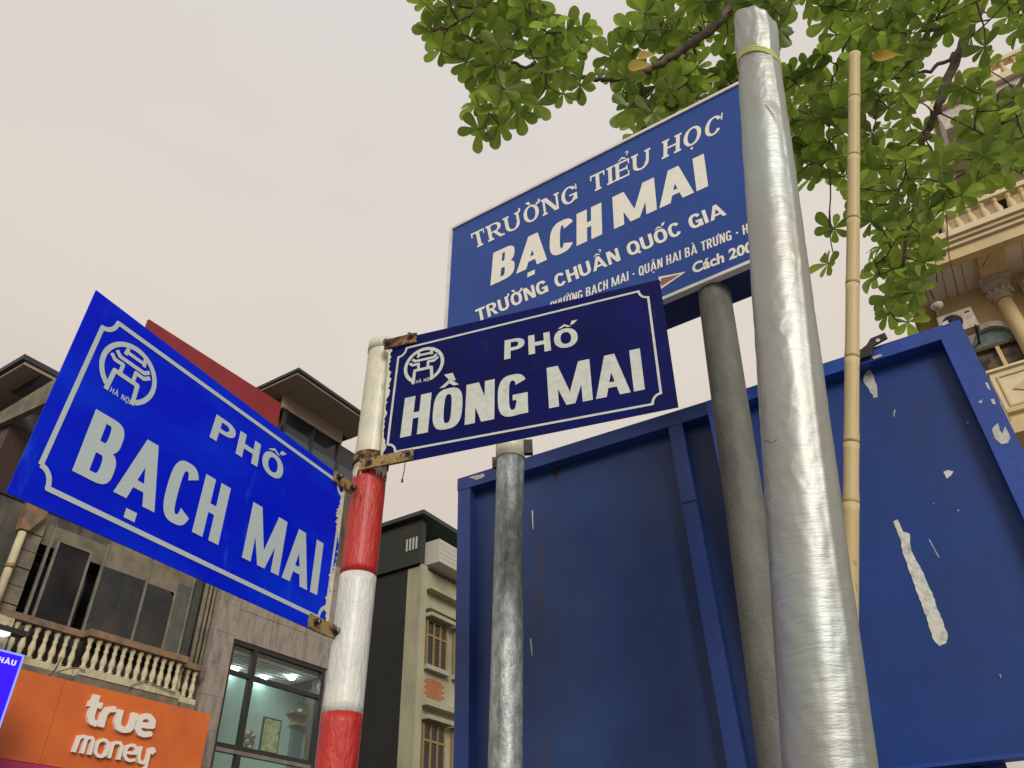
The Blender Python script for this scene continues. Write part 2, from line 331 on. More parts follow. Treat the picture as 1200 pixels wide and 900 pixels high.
def layout(text, S=.24, Hh=.17, k=1.0, slab=False, e=2.6, gap=.09, acc=1.0):
    x = 0; P = []
    for raw in text:
        d = unicodedata.normalize('NFD', raw); base = d[0]; marks = d[1:]
        p, w = glyph(base, S, Hh, k, slab, e); c = w / 2
        if slab: x += .05
        a = acc
        circ = '\u0302' in marks
        if circ: p = p + [[(c - .22 * a, 1.06), (c - .10 * a, 1.06), (c, 1.14), (c, 1.25)], [(c + .22 * a, 1.06), (c + .10 * a, 1.06), (c, 1.14), (c, 1.25)]]
        ox, oy = (.20 * a, .10) if circ else (0, 0)
        if '\u0301' in marks: p = p + [[(c - .02 + ox, 1.06 + oy), (c + .10 + ox, 1.06 + oy), (c + .24 * a + ox, 1.26 + oy), (c + .06 + ox, 1.26 + oy)]]
        if '\u0300' in marks:
            gx = .04 if circ else -.06; p = p + [[(c + gx + .10, 1.06 + oy * 1.3), (c + gx - .02, 1.06 + oy * 1.3), (c + gx - .18 * a, 1.27 + oy * 1.3), (c + gx + .02, 1.27 + oy * 1.3)]]
            
        if '\u0309' in marks: p = p + stroke([(c - .06 + ox, 1.40), (c + .04 + ox, 1.44), (c + .10 + ox, 1.36), (c + .02 + ox, 1.27), (c + .02 + ox, 1.22)], .055)
        if '\u0323' in marks: p = p + [rect(c - .10, -.27, c + .10, -.13)] if not slab else p + [[(c + .07 * cos(q * pi / 5), -.17 + .07 * sin(q * pi / 5)) for q in range(10)]]
        if '\u031b' in marks: p = p + [[(w - S * .6, .86), (w + .06, .90), (w + .15, 1.02), (w + .13, 1.16), (w + .02, 1.16), (w + .03, 1.03), (w - S * .6, 1.0)]]
        P.append([[(q[0] + x, q[1]) for q in f] for f in p])
        x += w + gap + (.05 if slab else 0) + (.07 if '\u031b' in marks else 0)
    x -= gap
    return P, x
def cdt(polys):
    V = []; Fc = []
    for f in polys:
        a = sum(f[i][0] * f[(i + 1) % len(f)][1] - f[(i + 1) % len(f)][0] * f[i][1] for i in range(len(f)))
        if abs(a) < 1e-7: continue
        if a < 0: f = f[::-1]
        o = len(V); V += [Vector(q) for q in f]; Fc.append(list(range(o, o + len(f))))
    r = delaunay_2d_cdt(V, [], Fc, 1, 1e-5)
    vv = [tuple(v) for v in r[0]]; keep = []
    bb = [(min(q[0] for q in f), max(q[0] for q in f), min(q[1] for q in f), max(q[1] for q in f), f) for f in polys]
    for f in r[2]:
        cx = sum(vv[i][0] for i in f) / len(f); cy = sum(vv[i][1] for i in f) / len(f)
        if any(a <= cx <= b and c <= cy <= d and in_poly((cx, cy), q) for a, b, c, d, q in bb): keep.append(tuple(f))
    return vv, keep
def in_poly(pt, poly):
    x, y = pt; c = False; j = len(poly) - 1
    for i in range(len(poly)):
        if (poly[i][1] > y) != (poly[j][1] > y) and x < (poly[j][0] - poly[i][0]) * (y - poly[i][1]) / (poly[j][1] - poly[i][1]) + poly[i][0]: c = not c
        j = i
    return c
def print_on(mapf, polys, mb, solid=None):
    """mapf(x,y,off)->world; union of polys, flat or raised by solid=(back,front)"""
    v, f = cdt(polys)
    if not v: return
    if solid is None: mb.add([mapf(x, y, 0) for x, y in v], f); return
    n = len(v); fs = [tuple(q) for q in f] + [tuple(i + n for i in reversed(q)) for q in f]
    cnt = {}
    for q in f:
        for i in range(len(q)): a, b = q[i], q[(i + 1) % len(q)]; cnt[(a, b)] = 1
    for a, b in list(cnt):
        if (b, a) not in cnt: fs.append((b, a, a + n, b + n))
    mb.add([mapf(x, y, solid[1]) for x, y in v] + [mapf(x, y, solid[0]) for x, y in v], fs)
def quad_uv(q, x, y):
    (a, b, c, d) = q; bl, br, tr, tl = map(np.array, (a, b, c, d)); return (bl * (1 - x) + br * x) * (1 - y) + (tl * (1 - x) + tr * x) * y
class Board:
    """a flat sign: its plane and the map from (u,v) on the sign to the world"""
    def __init__(s, corners, point, az, tilt):
        a = radians(az); t = radians(tilt); u = np.array([sin(a), cos(a), 0]); n0 = np.array([u[1], -u[0], 0]); v = np.array([0, 0, cos(t)]) + n0 * sin(t)
        s.n = np.cross(u, v); s.n *= math.copysign(1, s.n.dot(n0)); s.p = np.array(point)
        A = []; b = []
        for (u_, v_), (x, y) in zip([(0, 1), (1, 1), (1, 0), (0, 0)], corners):
            A += [[u_, v_, 1, 0, 0, 0, -x * u_, -x * v_], [0, 0, 0, u_, v_, 1, -y * u_, -y * v_]]; b += [x, y]
        s.H = np.append(np.linalg.solve(A, b), 1).reshape(3, 3)
        s.w = np.linalg.norm(s.W(1, .5) - s.W(0, .5)); s.h = np.linalg.norm(s.W(.5, 1) - s.W(.5, 0))
    def W(s, u, v, off=0):
        q = s.H @ np.array([u, v, 1.0]); d = ray(q[0] / q[2], q[1] / q[2]); t = (s.p - C0).dot(s.n) / d.dot(s.n)
        return C0 + d * t + s.n * off
    def slab(s, u0, u1, v0, v1, o0, o1):
        W = s.W; return MB().hexa([W(u0, v0, o0), W(u1, v0, o0), W(u1, v0, o1), W(u0, v0, o1)], [W(u0, v1, o0), W(u1, v1, o0), W(u1, v1, o1), W(u0, v1, o1)])
    def text(s, txt, q, mt, parent, off=.0012, name='lettering', **kw):
        P, w = layout(txt, **kw)
        for g in P:
            if g: mb = MB(); print_on(lambda x, y, o: s.W(*quad_uv(q, x / w, y), off), g, mb); obj('letter', mb, mt, parent)
    def line(s, pts, w, off=.0012):     # pts in uv, stroke width in metres
        mb = MB(); m = [(u * s.w, v * s.h) for u, v in pts]
        print_on(lambda x, y, o: s.W(x / s.w, y / s.h, off), stroke(m, w, True), mb); return mb
def notched(q, ru, rv):
    """closed outline with concave quarter-circle corners; q = BL,BR,TR,TL in uv"""
    o = []
    for (cx, cy), (sx, sy), order in ((q[0], (1, 1), 1), (q[1], (-1, 1), -1), (q[2], (-1, -1), 1), (q[3], (1, -1), -1)):
        arc = [(cx + sx * ru * sin(t * pi / 12), cy + sy * rv * cos(t * pi / 12)) for t in range(7)]
        o += arc if order == 1 else arc[::-1]
    return o
def emblem(bd, c, ru, rv, mt, parent, rot=0, label=None):
    P = ring(0, 0, 1, 1, .165, .165, -58, 238, 44, 2)
    w = .13
    P += stroke([(-.50, -.93), (-.45, -.20), (.38, -.20), (.42, -.90)], w * 1.15, round_=True)
    P += stroke([(-.27, -.20), (-.27, .14), (-.56, .13), (-.72, .26)], w)
    P += stroke([(.20, -.20), (.20, .16), (.50, .14), (.70, .30)], w)
    P += stroke([(-.60, .46), (-.44, .33), (.46, .33), (.62, .47)], w)
    P += stroke([(-.26, .62), (.34, .62)], w * .9) + stroke([(-.32, .50), (-.28, .78)], w * .95) + stroke([(.38, .52), (.34, .80)], w * .95)
    mb = MB()
    f = lambda x, y, o: bd.W(c[0] + ru * x, c[1] + rv * y, .0012)
    print_on(f, P, mb); e = obj('emblem', mb, mt, parent)
    T, tw = layout('HÀ NỘI', S=.15, Hh=.14, k=.9, gap=.12); mb = MB()
    for g in T:
        if g: print_on(lambda x, y, o: bd.W(c[0] + ru * (-.36 + .70 * x / tw), c[1] + rv * (-.93 + .17 * y), .0012), g, mb)
    obj('emblem_caption', mb, mt, e); return e

def smooth_path(P, n=6):
    P = [np.array(p) for p in P]; Q = [P[0]] + P + [P[-1]]; o = []
    for i in range(1, len(Q) - 2):
        for k in range(n):
            t = k / n; a, b, c, d = Q[i - 1], Q[i], Q[i + 1], Q[i + 2]
            o.append(.5 * ((2 * b) + (c - a) * t + (2 * a - 5 * b + 4 * c - d) * t * t + (3 * b - a - 3 * c + d) * t ** 3))
    o.append(P[-1]); return o
# ================================================================ LARGE STRUCTURE
# ground
g = MB(); g.add([(-400, -400, 0), (400, -400, 0), (400, 400, 0), (-400, 400, 0)], [(0, 1, 2, 3)]); obj('road', g, m_ground, kind='structure')
g = MB(); g.hexa([(-3.2, -2.5, 0.0), (16, -2.5, 0), (16, 9, 0), (-3.2, 3.2, 0)], [(-3.2, -2.5, .12), (16, -2.5, .12), (16, 9, .12), (-3.2, 3.2, .12)]); obj('bounce_pavement', g, m_pave, kind='structure')  # unseen paving, widened and paled to bounce light up under the terrace

# ---------------------------------------------------------------- left row of houses
L = Face(135, 810, 18, 31)
m_plas = mat('stained_grey_plaster', (0.115, 0.105, 0.082), 0.9, col2=(0.055, 0.052, 0.046), scale=1.6, lo=.38, hi=.62, stretch=(1, 1, .45), bump=.4, bscale=20, col3=(0.03, 0.03, 0.03), scale3=4, lo3=.52, hi3=.7, stretch3=(1, 1, .25))
m_plas2 = mat('beige_plaster_band', (0.23, 0.20, 0.14), 0.9, col2=(0.13, 0.115, 0.085), scale=3, lo=.35, hi=.65)
m_maroon = mat('maroon_sheet_wall', (0.055, 0.022, 0.018), 0.8, col2=(0.03, 0.016, 0.014), scale=2, stretch=(1, 1, .3))
m_glassd = mat('dark_window_glass', (0.012, 0.014, 0.018), 0.08, col2=(0.022, 0.024, 0.028), scale=1.5)
m_alframe = mat('grey_aluminium_frame', (0.24, 0.23, 0.19), 0.5, .3, col2=(0.16, 0.15, 0.13), scale=5)
m_ivory = mat('old_ivory_paint', (0.55, 0.50, 0.32), 0.75, col2=(0.33, 0.29, 0.18), scale=5, lo=.45, hi=.72, stretch=(1, 1, .5), col3=(0.12, 0.09, 0.06), scale3=9, lo3=.6, hi3=.75)
m_cap = mat('terracotta_rail', (0.27, 0.155, 0.085), 0.8, col2=(0.13, 0.10, 0.075), scale=4, lo=.42, hi=.62)
m_orange = mat('orange_sign_panel', (0.68, 0.155, 0.03), 0.45, col2=(0.54, 0.11, 0.025), scale=1.2, lo=.35, hi=.7)
m_pink = mat('magenta_sign_panel', (0.42, 0.03, 0.11), 0.5)
m_granite = mat('streaked_granite', (0.30, 0.26, 0.22), 0.55, col2=(0.13, 0.115, 0.10), scale=7, lo=.45, hi=.75, stretch=(1, 1, .3), col3=(0.33, 0.29, 0.26), scale3=30, lo3=.55, hi3=.7, stretch3=(1, 1, .3))
m_bframe = mat('black_window_frame', (0.018, 0.018, 0.018), 0.4)
m_teal = mat('pale_teal_wall', (0.36, 0.50, 0.47), 0.8)
m_roof = mat('dark_roof_sheet', (0.03, 0.032, 0.036), 0.6)
m_soffit = mat('brown_soffit', (0.36, 0.31, 0.25), 0.85, col2=(0.40, 0.29, 0.20), scale=3, stretch=(1, 1, .2))
m_redsign = mat('dull_red_panel', (0.26, 0.016, 0.018), 0.6, col2=(0.20, 0.013, 0.014), scale=1)
WB = -0.55
house = thing('town_house', L.P(-.8, 0, -3), 'narrow grimy house with balustraded balcony above the orange sign', 'house')
U0, U1 = -3.55, 1.98
w_ = MB(); L.box(w_, U0, U1, 0, 7.0, -8, WB)
L.box(w_, U0, -2.2, 7.0, 11.3, -8, WB); L.box(w_, 1.42, U1, 7.0, 11.3, -8, WB); L.box(w_, -2.2, 1.42, 8.55, 11.3, -8, WB); L.box(w_, -2.2, 1.42, 7.0, 8.55, -8, WB - .5)
obj('wall', w_, m_plas, house)
obj('lintel_band', L.B(-2.2, 1.42, 8.5, 8.95, WB, WB + .05), m_plas2, house)
# rear windows inside the loggia
for a, b, z1 in ((-2.1, -1.25, 8.5), (-.80, .12, 8.42), (.22, 1.02, 8.42)):
    wn = obj('window', L.B(a, b, 7.0, z1, WB - .49, WB - .42), m_alframe, house); obj('pane', L.B(a + .05, b - .05, 7.02, z1 - .06, WB - .42, WB - .40), m_glassd, wn)
# glazing set just behind the balustrade
GZ = -.18
for u in (-2.12, -.92, .18, 1.36): obj('mullion', L.B(u - .025, u + .025, 6.85, 8.85, GZ - .05, GZ), m_alframe, house)
m_gpane = mat('grimy_window_pane', (0.035, 0.038, 0.042), 0.16, col2=(0.06, 0.062, 0.058), scale=2.2, lo=.4, hi=.7, spec=.7)
obj('pane', L.B(-.895, .155, 6.9, 8.38, GZ - .035, GZ - .025), m_gpane, house)
obj('pane', L.poly([(.205, 6.9), (.93, 6.9), (.93, 8.16), (.90, 8.26), (.82, 8.33), (.72, 8.35), (.205, 8.35)], GZ - .035, GZ - .025), m_gpane, house)
obj('infill_panel', L.B(-.895, .155, 8.381, 8.95, GZ - .04, GZ - .03), m_plas2, house); obj('infill_panel', L.B(.205, .93, 8.351, 8.95, GZ - .045, GZ - .036), m_plas2, house)
obj('infill_panel', L.B(.931, 1.335, 6.9, 8.95, GZ - .045, GZ - .038), m_plas2, house)
obj('blank_wall', L.B(1.39, 1.70, 6.86, 9.3, -.45, -.3), mat('greenish_plaster', (0.07, 0.075, 0.06), .9, col2=(.045, .045, .04), scale=3), house)
obj('glazing_bottom_rail', L.B(-2.15, 1.385, 6.83, 6.90, GZ - .06, GZ + .01), m_alframe, house)
sash = MB(); L.box(sash, -2.02, -1.97, 6.92, 8.52, GZ + .02, GZ + .06); L.box(sash, -1.30, -1.25, 6.92, 8.52, GZ + .02, GZ + .06); L.box(sash, -2.02, -1.25, 6.88, 6.93, GZ + .021, GZ + .061); L.box(sash, -2.02, -1.25, 8.5, 8.55, GZ + .021, GZ + .061)
sa = obj('window_sash', sash, m_alframe, house); obj('pane', L.B(-1.97, -1.30, 6.93, 8.5, GZ + .035, GZ + .045), m_glassd, sa)
obj('side_panel', L.B(1.0, 1.32, 6.91, 8.6, GZ - .037, GZ - .02), mat('grey_green_panel', (0.10, 0.11, 0.095), .8, col2=(.07, .075, .065), scale=3), house)
# balcony
bal = MB(); L.box(bal, -3.1, 1.85, 5.72, 6.02, WB, .12); L.box(bal, -1.05, 1.25, 5.70, 6.00, .12, .34)
slab_o = obj('balcony_slab', bal, m_plas2, house)
rl = MB(); L.box(rl, -2.6, -1.0, 6.74, 6.86, -.12, .14); L.box(rl, -1.07, 1.27, 6.74, 6.87, .1, .38); L.box(rl, 1.2, 1.85, 6.735, 6.855, -.12, .14); L.box(rl, -1.07, -.92, 6.745, 6.865, -.1, .12); L.box(rl, 1.1, 1.265, 6.745, 6.865, -.1, .12)
obj('handrail', rl, m_cap, house)
bs = MB(); L.box(bs, -2.6, -1.05, 6.02, 6.14, -.08, .12); L.box(bs, -1.05, 1.25, 6.0, 6.14, .14, .36); L.box(bs, 1.25, 1.85, 6.02, 6.13, -.08, .12)
obj('balustrade_base', bs, m_ivory, house)
prof = [(.035, 0), (.06, .0), (.06, .05), (.035, .07), (.05, .14), (.066, .20), (.05, .28), (.034, .36), (.05, .42), (.034, .46), (.05, .52), (.062, .545), (.062, .60), (.03, .60)]
bm_ = MB().lathe(prof, 10); me_bal = mesh_of(bm_, 'baluster', m_ivory)
def balu(u, off): inst('baluster', me_bal, house, L.P(u, 6.14, off), L.rz)
for i in range(7): balu(-2.30 + i * .2, .02)
for i in range(12): balu(-.95 + i * .19, .25)
for i in range(3): balu(1.38 + i * .19, .02)
obj('balcony_post', L.B(-2.75, -2.42, 6.02, 6.74, -.1, .13), m_ivory, house)
for i, pts in enumerate((((30, 803), (60, 790), (72, 770)), ((52, 792), (85, 783), (100, 786)), ((150, 806), (168, 798), (190, 806), (205, 812)))):
    obj('cable_loop', MB().tube(smooth_path([L.P(*L.uz(x, y, .4), .4) for x, y in pts], 5), .012, 6), m_plas2 if i else m_dark, house)
# left corner: ivory pipe, pilaster and corbel
pl = MB(); pl.tube([L.P(-2.66, 6.75, -.3), L.P(-2.66, 8.5, -.3)], .075, 12); obj('drain_pipe', pl, m_ivory, house)
pl = MB().tube([L.P(-2.66, 7.75, -.3), L.P(-2.66, 7.83, -.3)], .09, 12); obj('pipe_collar', pl, m_rust_y, house)
obj('corbel', L.poly([(-2.74, 8.55), (-2.58, 8.55), (-2.35, 8.95), (-2.35, 9.1), (-2.8, 9.1)], -.45, -.25), m_cap, house)
for i in range(6): obj('stone_block', L.B(-2.55 + .004 * (i % 2), -2.22, 6.8 + i * .36, 7.14 + i * .36, WB, WB + .14 + .012 * (i % 2)), m_plas2, house)
# right corner mouldings and pipes
for i, (u, r) in enumerate(((1.75, .05), (1.88, .04), (2.0, .035))): obj('drain_pipe', MB().tube([L.P(u, 5.8, -.2), L.P(u, 10.5, -.2)], r, 10), m_plas2, house)
# upper part: side wall, canopy
def sidebox(a, b, z0, z1, e0, e1): return L.B(a, b, z0, z1, e0, e1)
for i in range(16): obj('sheet_panel', sidebox(U0 - .05 - .02 * (i % 2), U0, 8.9, 10.7, -1.0 - (i + 1) * .42 + .02, -1.0 - i * .42), m_maroon, house)
obj('sheet_panel', L.B(U0, -.5, 9.2, 10.7, WB, WB + .04), m_maroon, house)
SA = Face.__new__(Face); SA.p = L.P(U0, 0, WB); SA.az = radians(121); SA.u = -L.n; SA.n = -L.u; SA.rz = math.atan2(SA.u[1], SA.u[0])
SA.p = L.P(U0 - .02, 0, WB)
obj('side_beam', SA.poly([SA.uz(x, y, .12) for x, y in ((-8, 488), (64, 444), (66, 466), (-8, 500))], .0, .12), m_plas2, house)
obj('attic_opening', SA.poly([SA.uz(x, y, .02) for x, y in ((6, 451), (17, 434), (35, 431), (60, 446), (23, 464), (13, 461))], .0, .02), m_glassd, house)
obj('soffit', L.B(-4.0, 1.4, 11.72, 11.80, -8.2, .05), m_soffit, house)
obj('roof', L.poly([(-4.08, 11.80), (1.5, 11.80), (1.5, 11.92), (-4.08, 11.92)], -8.3, .1), m_roof, house)
ul, zl = L.uz(45, 648, WB + .05)
# orange sign
os_ = thing('shop_sign', L.P(.2, 4.7, .3), 'orange shop sign with raised white letters reading true money', 'sign')
zt = 5.93; panel = L.B(-1.96, 2.42, 4.66, zt, .36, .42)
OF = .42; f0 = L.uz
Lo = lambda x, y: L.uz(x, y, OF)
a = Lo(25, 783); b = Lo(247, 838); c = Lo(241, 898); d = Lo(2, 885)
zt = (a[1] + b[1]) / 2; u0, u1 = a[0] - .02, b[0]; zb = Lo(30, 893)[1]
obj('panel', L.B(u0, u1, zb, zt, OF - .06, OF), m_orange, os_)
obj('panel_seam', L.B(u0 + .86, u0 + .868, zb, zt, OF, OF + .003), mat('seam_dark_orange', (0.33, 0.08, 0.02), .6), os_)  # darker orange joint line in the panel
obj('casing', L.B(u0 + .02, u1 - .02, zb, zt - .01, .14, OF - .06), m_dark, os_)
def cur(*p): return p
TR = {
 't': ([cur((.18, 1.42), (.18, .42), (.26, .2), (.5, .14)), cur((-.05, .98), (.5, .98))], .56),
 'r': ([cur((.1, .05), (.1, .62), (.2, .88), (.52, .98))], .62),
 'u': ([cur((.1, 1.0), (.1, .42), (.2, .18), (.42, .12), (.64, .18), (.74, .42), (.74, 1.0))], .86),
 'e': ([cur((.12, .50), (.74, .56), (.70, .82), (.52, .97), (.38, .97), (.18, .86), (.1, .6), (.12, .34), (.28, .14), (.48, .1), (.70, .18))], .84),
 'm': ([cur((.0, .05), (.06, .95)), cur((.06, .8), (.2, .95), (.36, .95), (.42, .8), (.42, .05)), cur((.42, .8), (.55, .95), (.72, .95), (.80, .8), (.80, .05))], .94),
 'o': ([cur((.1, .5), (.14, .8), (.32, .96), (.5, .96), (.68, .8), (.72, .5), (.68, .2), (.5, .06), (.32, .06), (.14, .2), (.1, .5))], .84),
 'n': ([cur((.08, .05), (.08, .95)), cur((.08, .8), (.24, .96), (.46, .96), (.6, .8), (.6, .05))], .74),
 'y': ([cur((.08, 1.0), (.08, .4), (.2, .12), (.42, .1), (.6, .25)), cur((.62, 1.0), (.62, -.1), (.5, -.34), (.3, -.36)), cur((.62, .86), (.98, .86)), cur((.80, .66), (.80, 1.06))], .9)}
m_lett = mat('raised_white_letter', (0.78, 0.74, 0.66), 0.5)
def logo(word, wgt, bl, br, h, name):
    tot = sum(TR[c][1] for c in word); su = (br[0] - bl[0]) / tot; x = 0
    for c in word:
        P = []
        for s_ in TR[c][0]: P += stroke(s_, wgt, round_=2 if c in 'e' else 1)
        mb = MB(); x0 = x
        print_on(lambda X, Y, o: L.P(bl[0] + (x0 + X) * su, bl[1] + Y * h, o), P, mb, (OF, OF + .07)); obj('raised_letter', mb, m_lett, os_); x += TR[c][1]
bl, br, tp = Lo(96, 850), Lo(175, 867), Lo(106, 813)
logo('true', .27, bl, br, (tp[1] - bl[1]) / 1.45, 'true')
bl, br, tp = Lo(84, 883), Lo(173, 905), Lo(88, 861)
logo('money', .17, (bl[0], bl[1]), br, (tp[1] - bl[1]), 'money')
# magenta strip below
mg = thing('shop_sign', L.P(-1, 4.0, .3), 'magenta sign strip directly beneath the orange sign', 'sign')
obj('panel', L.B(u0 - 1, u0 + 3.2, 3.6, zb - .015, OF - .2, OF + .03), m_pink, mg); obj('trim', L.B(u0 - 1, u0 + 3.2, 3.55, 3.6, OF - .2, OF + .05), m_dark, mg)
# blue lit sign at the left edge
m_lit = mat('lit_blue_acrylic', (0.01, 0.0, 0.5), 0.4, emit=(0.035, 0.0, 1.0), estr=.75)
m_litb = mat('lit_edge', (0.3, 0.4, 0.9), .4, emit=(.12, .2, .95), estr=.6)
m_litw = mat('lit_letter', (0.7, 0.75, 0.9), .4, emit=(.55, .62, .95), estr=.5)
bsg = thing('light_box_sign', L.P(-3, 3.6, 1.6), 'glowing blue light box sign at the left edge of the photo', 'sign')
Bo = lambda x, y: L.uz(x, y, 1.6)
a = Bo(29, 768); u1_, zt_ = a
obj('panel', L.B(u1_ - 2.2, u1_ - .03, zt_ - 2.4, zt_ - .03, 1.45, 1.6), m_lit, bsg)
fr = MB(); L.box(fr, u1_ - 2.23, u1_, zt_ - .03, zt_, 1.44, 1.61); L.box(fr, u1_ - .03, u1_, zt_ - 2.43, zt_ - .03, 1.441, 1.609); L.box(fr, u1_ - 2.23, u1_, zt_ - 2.43, zt_ - 2.40, 1.44, 1.61); obj('frame', fr, m_litb, bsg)
T, tw = layout('NG CHÂU', S=.2, Hh=.16, k=.95, gap=.14); mb = MB(); e0 = Bo(18, 779)
for gph in T:
    if gph: print_on(lambda x, y, o: L.P(e0[0] - .62 + .62 * x / tw, e0[1] - .02 + .085 * y, 1.603), gph, mb)
obj('lettering', mb, m_litw, bsg)
# street flood light by the balcony
fl = thing('flood_light', L.P(-2.9, 6.7, .5), 'small floodlight with white glow beside the balcony post', 'lamp')
fu, fz = L.uz(8, 741, .5)
obj('housing', L.B(fu - .25, fu + .30, fz - .02, fz + .07, .4, .62), m_dark, fl); obj('lens', L.B(fu - .25, fu + .02, fz - .07, fz - .02, .42, .6), mat('led_lens', (.8, .85, 1), .4, emit=(.85, .9, 1), estr=1.4), fl)
obj('arm', MB().tube([L.P(fu, fz + .05, .45), L.P(fu + .2, fz + .3, 0), L.P(fu + .3, fz + .3, WB)], .02, 8), m_dark, fl)
# granite shop front
shop = thing('shop_building', L.P(4, 0, -3), 'granite clad shop building with lit upper window beside red and white pole', 'building')
S0 = 2.08; Zt = 7.70; So = -.08
wn_u0, wn_u1 = L.uz(273, 748, So)[0], L.uz(381, 783, So)[0]
Zt = L.uz(273, 748, So)[1]
w_ = MB(); SE = wn_u1 + 1.02; L.box(w_, S0, SE, 0, 4.0, -8, -.3); L.box(w_, S0, wn_u0, 4, 14.2, -8, -.3); L.box(w_, wn_u1 + .1, SE, 4, Zt, -.6, -.3); L.box(w_, wn_u1 + .1, SE, Zt, 14.2, -8, -.3); L.box(w_, wn_u0, wn_u1 + .1, Zt, 14.2, -8, -.3)
L.box(w_, wn_u0, SE, 4.0, Zt, -8, -5.0); L.box(w_, SE - .1, SE, 4.0, Zt, -5.0, -.6)
obj('wall', w_, m_plas, shop)
zs = [Zt, Zt + .72, Zt + 1.44, Zt + 2.16, Zt + 2.9]; k = 0
for i in range(4):
    us = [wn_u0 + .02 + j * 1.12 for j in range(6)]
    for j in range(4): obj('granite_panel', L.B(us[j], min(us[j + 1] - .008, SE), zs[i] + .004, zs[i + 1] - .006, -.3, -.06 + .004 * ((i + j) % 3)), m_granite, shop)
for i in range(9): obj('granite_panel', L.B(S0 + .01, wn_u0 + .012, 4.2 + i * .72, 4.914 + i * .72, -.3, -.05 + .003 * (i % 2)), m_granite, shop)
for i in range(7): obj('granite_panel', L.B(wn_u1 + .02, wn_u1 + 1.0, 4.2 + i * .5, 4.694 + i * .5, -.3, -.05 + .003 * (i % 2)), m_granite, shop)
win = obj('shop_window', (lambda m: (L.box(m, wn_u0, wn_u0 + .09, 4.3, Zt, -.2, So), L.box(m, wn_u1 - .1, wn_u1 + .03, 4.3, Zt, -.2, So), L.box(m, wn_u0 + .09, wn_u1 - .1, Zt - .1, Zt, -.2, So - .003), m)[-1])(MB()), m_bframe, shop)
mu = L.uz(296, 790, So)[0]; zr = L.uz(300, 884, So)[1]; zq = L.uz(300, 795, So)[1]
mm_ = MB(); L.box(mm_, mu - .07, mu + .07, 4.3, Zt - .1, -.19, So - .004); obj('mullion', mm_, m_bframe, win)
obj('transom', L.B(wn_u0 + .09, wn_u1 - .1, zr - .08, zr, -.2, So + .003), m_alframe, win); obj('transom', L.B(wn_u0 + .09, wn_u1 - .1, zr, zr + .1, -.2, So), m_bframe, win)
obj('transom', L.B(wn_u0 + .09, wn_u1 - .1, zq - .05, zq + .05, -.2, So - .002), m_bframe, win)
m_glass = bpy.data.materials.new('window_glass'); m_glass.use_nodes = True
tn = m_glass.node_tree; nn = tn.nodes; nn.clear(); oo = nn.new('ShaderNodeOutputMaterial'); tt_ = nn.new('ShaderNodeBsdfTransparent'); gg = nn.new('ShaderNodeBsdfGlossy'); gg.inputs['Roughness'].default_value = .03; mm2 = nn.new('ShaderNodeMixShader'); mm2.inputs[0].default_value = .06
tt_.inputs[0].default_value = (.9, .95, .93, 1)
tn.links.new(tt_.outputs[0], mm2.inputs[1]); tn.links.new(gg.outputs[0], mm2.inputs[2]); tn.links.new(mm2.outputs[0], oo.inputs[0])
for a, b in ((wn_u0 + .09, mu - .07), (mu + .07, wn_u1 - .1)):
    obj('pane', L.B(a, b, zr + .1, zq - .05, -.15, -.14), m_glass, win); obj('pane', L.B(a, b, zq + .05, Zt - .1, -.15, -.14), m_glass, win); obj('pane', L.B(a, b, 4.3, zr - .08, -.15, -.14), m_glass, win)
# lit room
RC = Zt - .15
rm = MB(); L.box(rm, wn_u0 + .01, SE - .11, 4.02, RC, -1.6, -1.5); obj('room_wall', rm, m_teal, shop)
obj('room_wall', L.B(wn_u0 + .001, wn_u0 + .06, 4.02, RC, -1.5, -.31), m_teal, shop); obj('room_wall', L.B(SE - .2, SE - .111, 4.02, RC, -1.5, -.61), m_teal, shop)
m_white = mat('white_plaster', (.62, .62, .58), .8)
obj('ceiling', L.B(wn_u0 + .01, SE - .11, RC, RC + .1, -1.6, -.31), mat('dark_ceiling', (.035, .04, .042), .7), shop)
for i in range(7): obj('ceiling_slat', L.B(wn_u0 + .07, wn_u1, RC - .055, RC - .01, -.38 - i * .17, -.30 - i * .17), m_white, shop)
m_lamp = mat('warm_lamp', (1, .8, .5), .5, emit=(1, .85, .55), estr=14)
m_lampw = mat('white_lamp', (1, 1, 1), .5, emit=(.9, 1, .97), estr=34)
for (u, o_, mt_) in ((wn_u0 + .25, -1.2, m_lamp), (wn_u0 + 1.2, -1.3, m_lampw), (wn_u0 + 2.2, -1.3, m_lampw), (wn_u0 + 2.6, -.7, m_lampw)):
    obj('ceiling_lamp', MB().lathe([(.0, 0), (.09, .0), (.09, .05), (0, .05)], 12, L.P(u, RC - .13, o_)), mt_, shop)
pi_ = thing('picture', L.P(wn_u0 + 1.9, 5.2, -2.5), 'framed yellow green floral picture on the teal wall inside the shop window', 'picture')
pu0, pz0 = L.uz(304, 878, -1.45); pu1, pz1 = L.uz(330, 850, -1.45)
obj('frame', L.B(pu0, pu1, pz0 - .05, pz1 + .12, -1.495, -1.46), m_bframe, pi_)
obj('print', L.B(pu0 + .04, pu1 - .04, pz0 - .01, pz1 + .08, -1.46, -1.452), mat('floral_print', (.30, .30, .10), .7, col2=(.50, .52, .30), scale=6, lo=.4, hi=.6, col3=(.1, .12, .1), scale3=9, lo3=.6, hi3=.65), pi_)
wr = thing('wreath', L.P(wn_u0 + 1.2, 5.4, -2.4), 'small red and green flower wreath left of the framed picture', 'wreath')
wu, wz = L.uz(293, 866, -1.4)
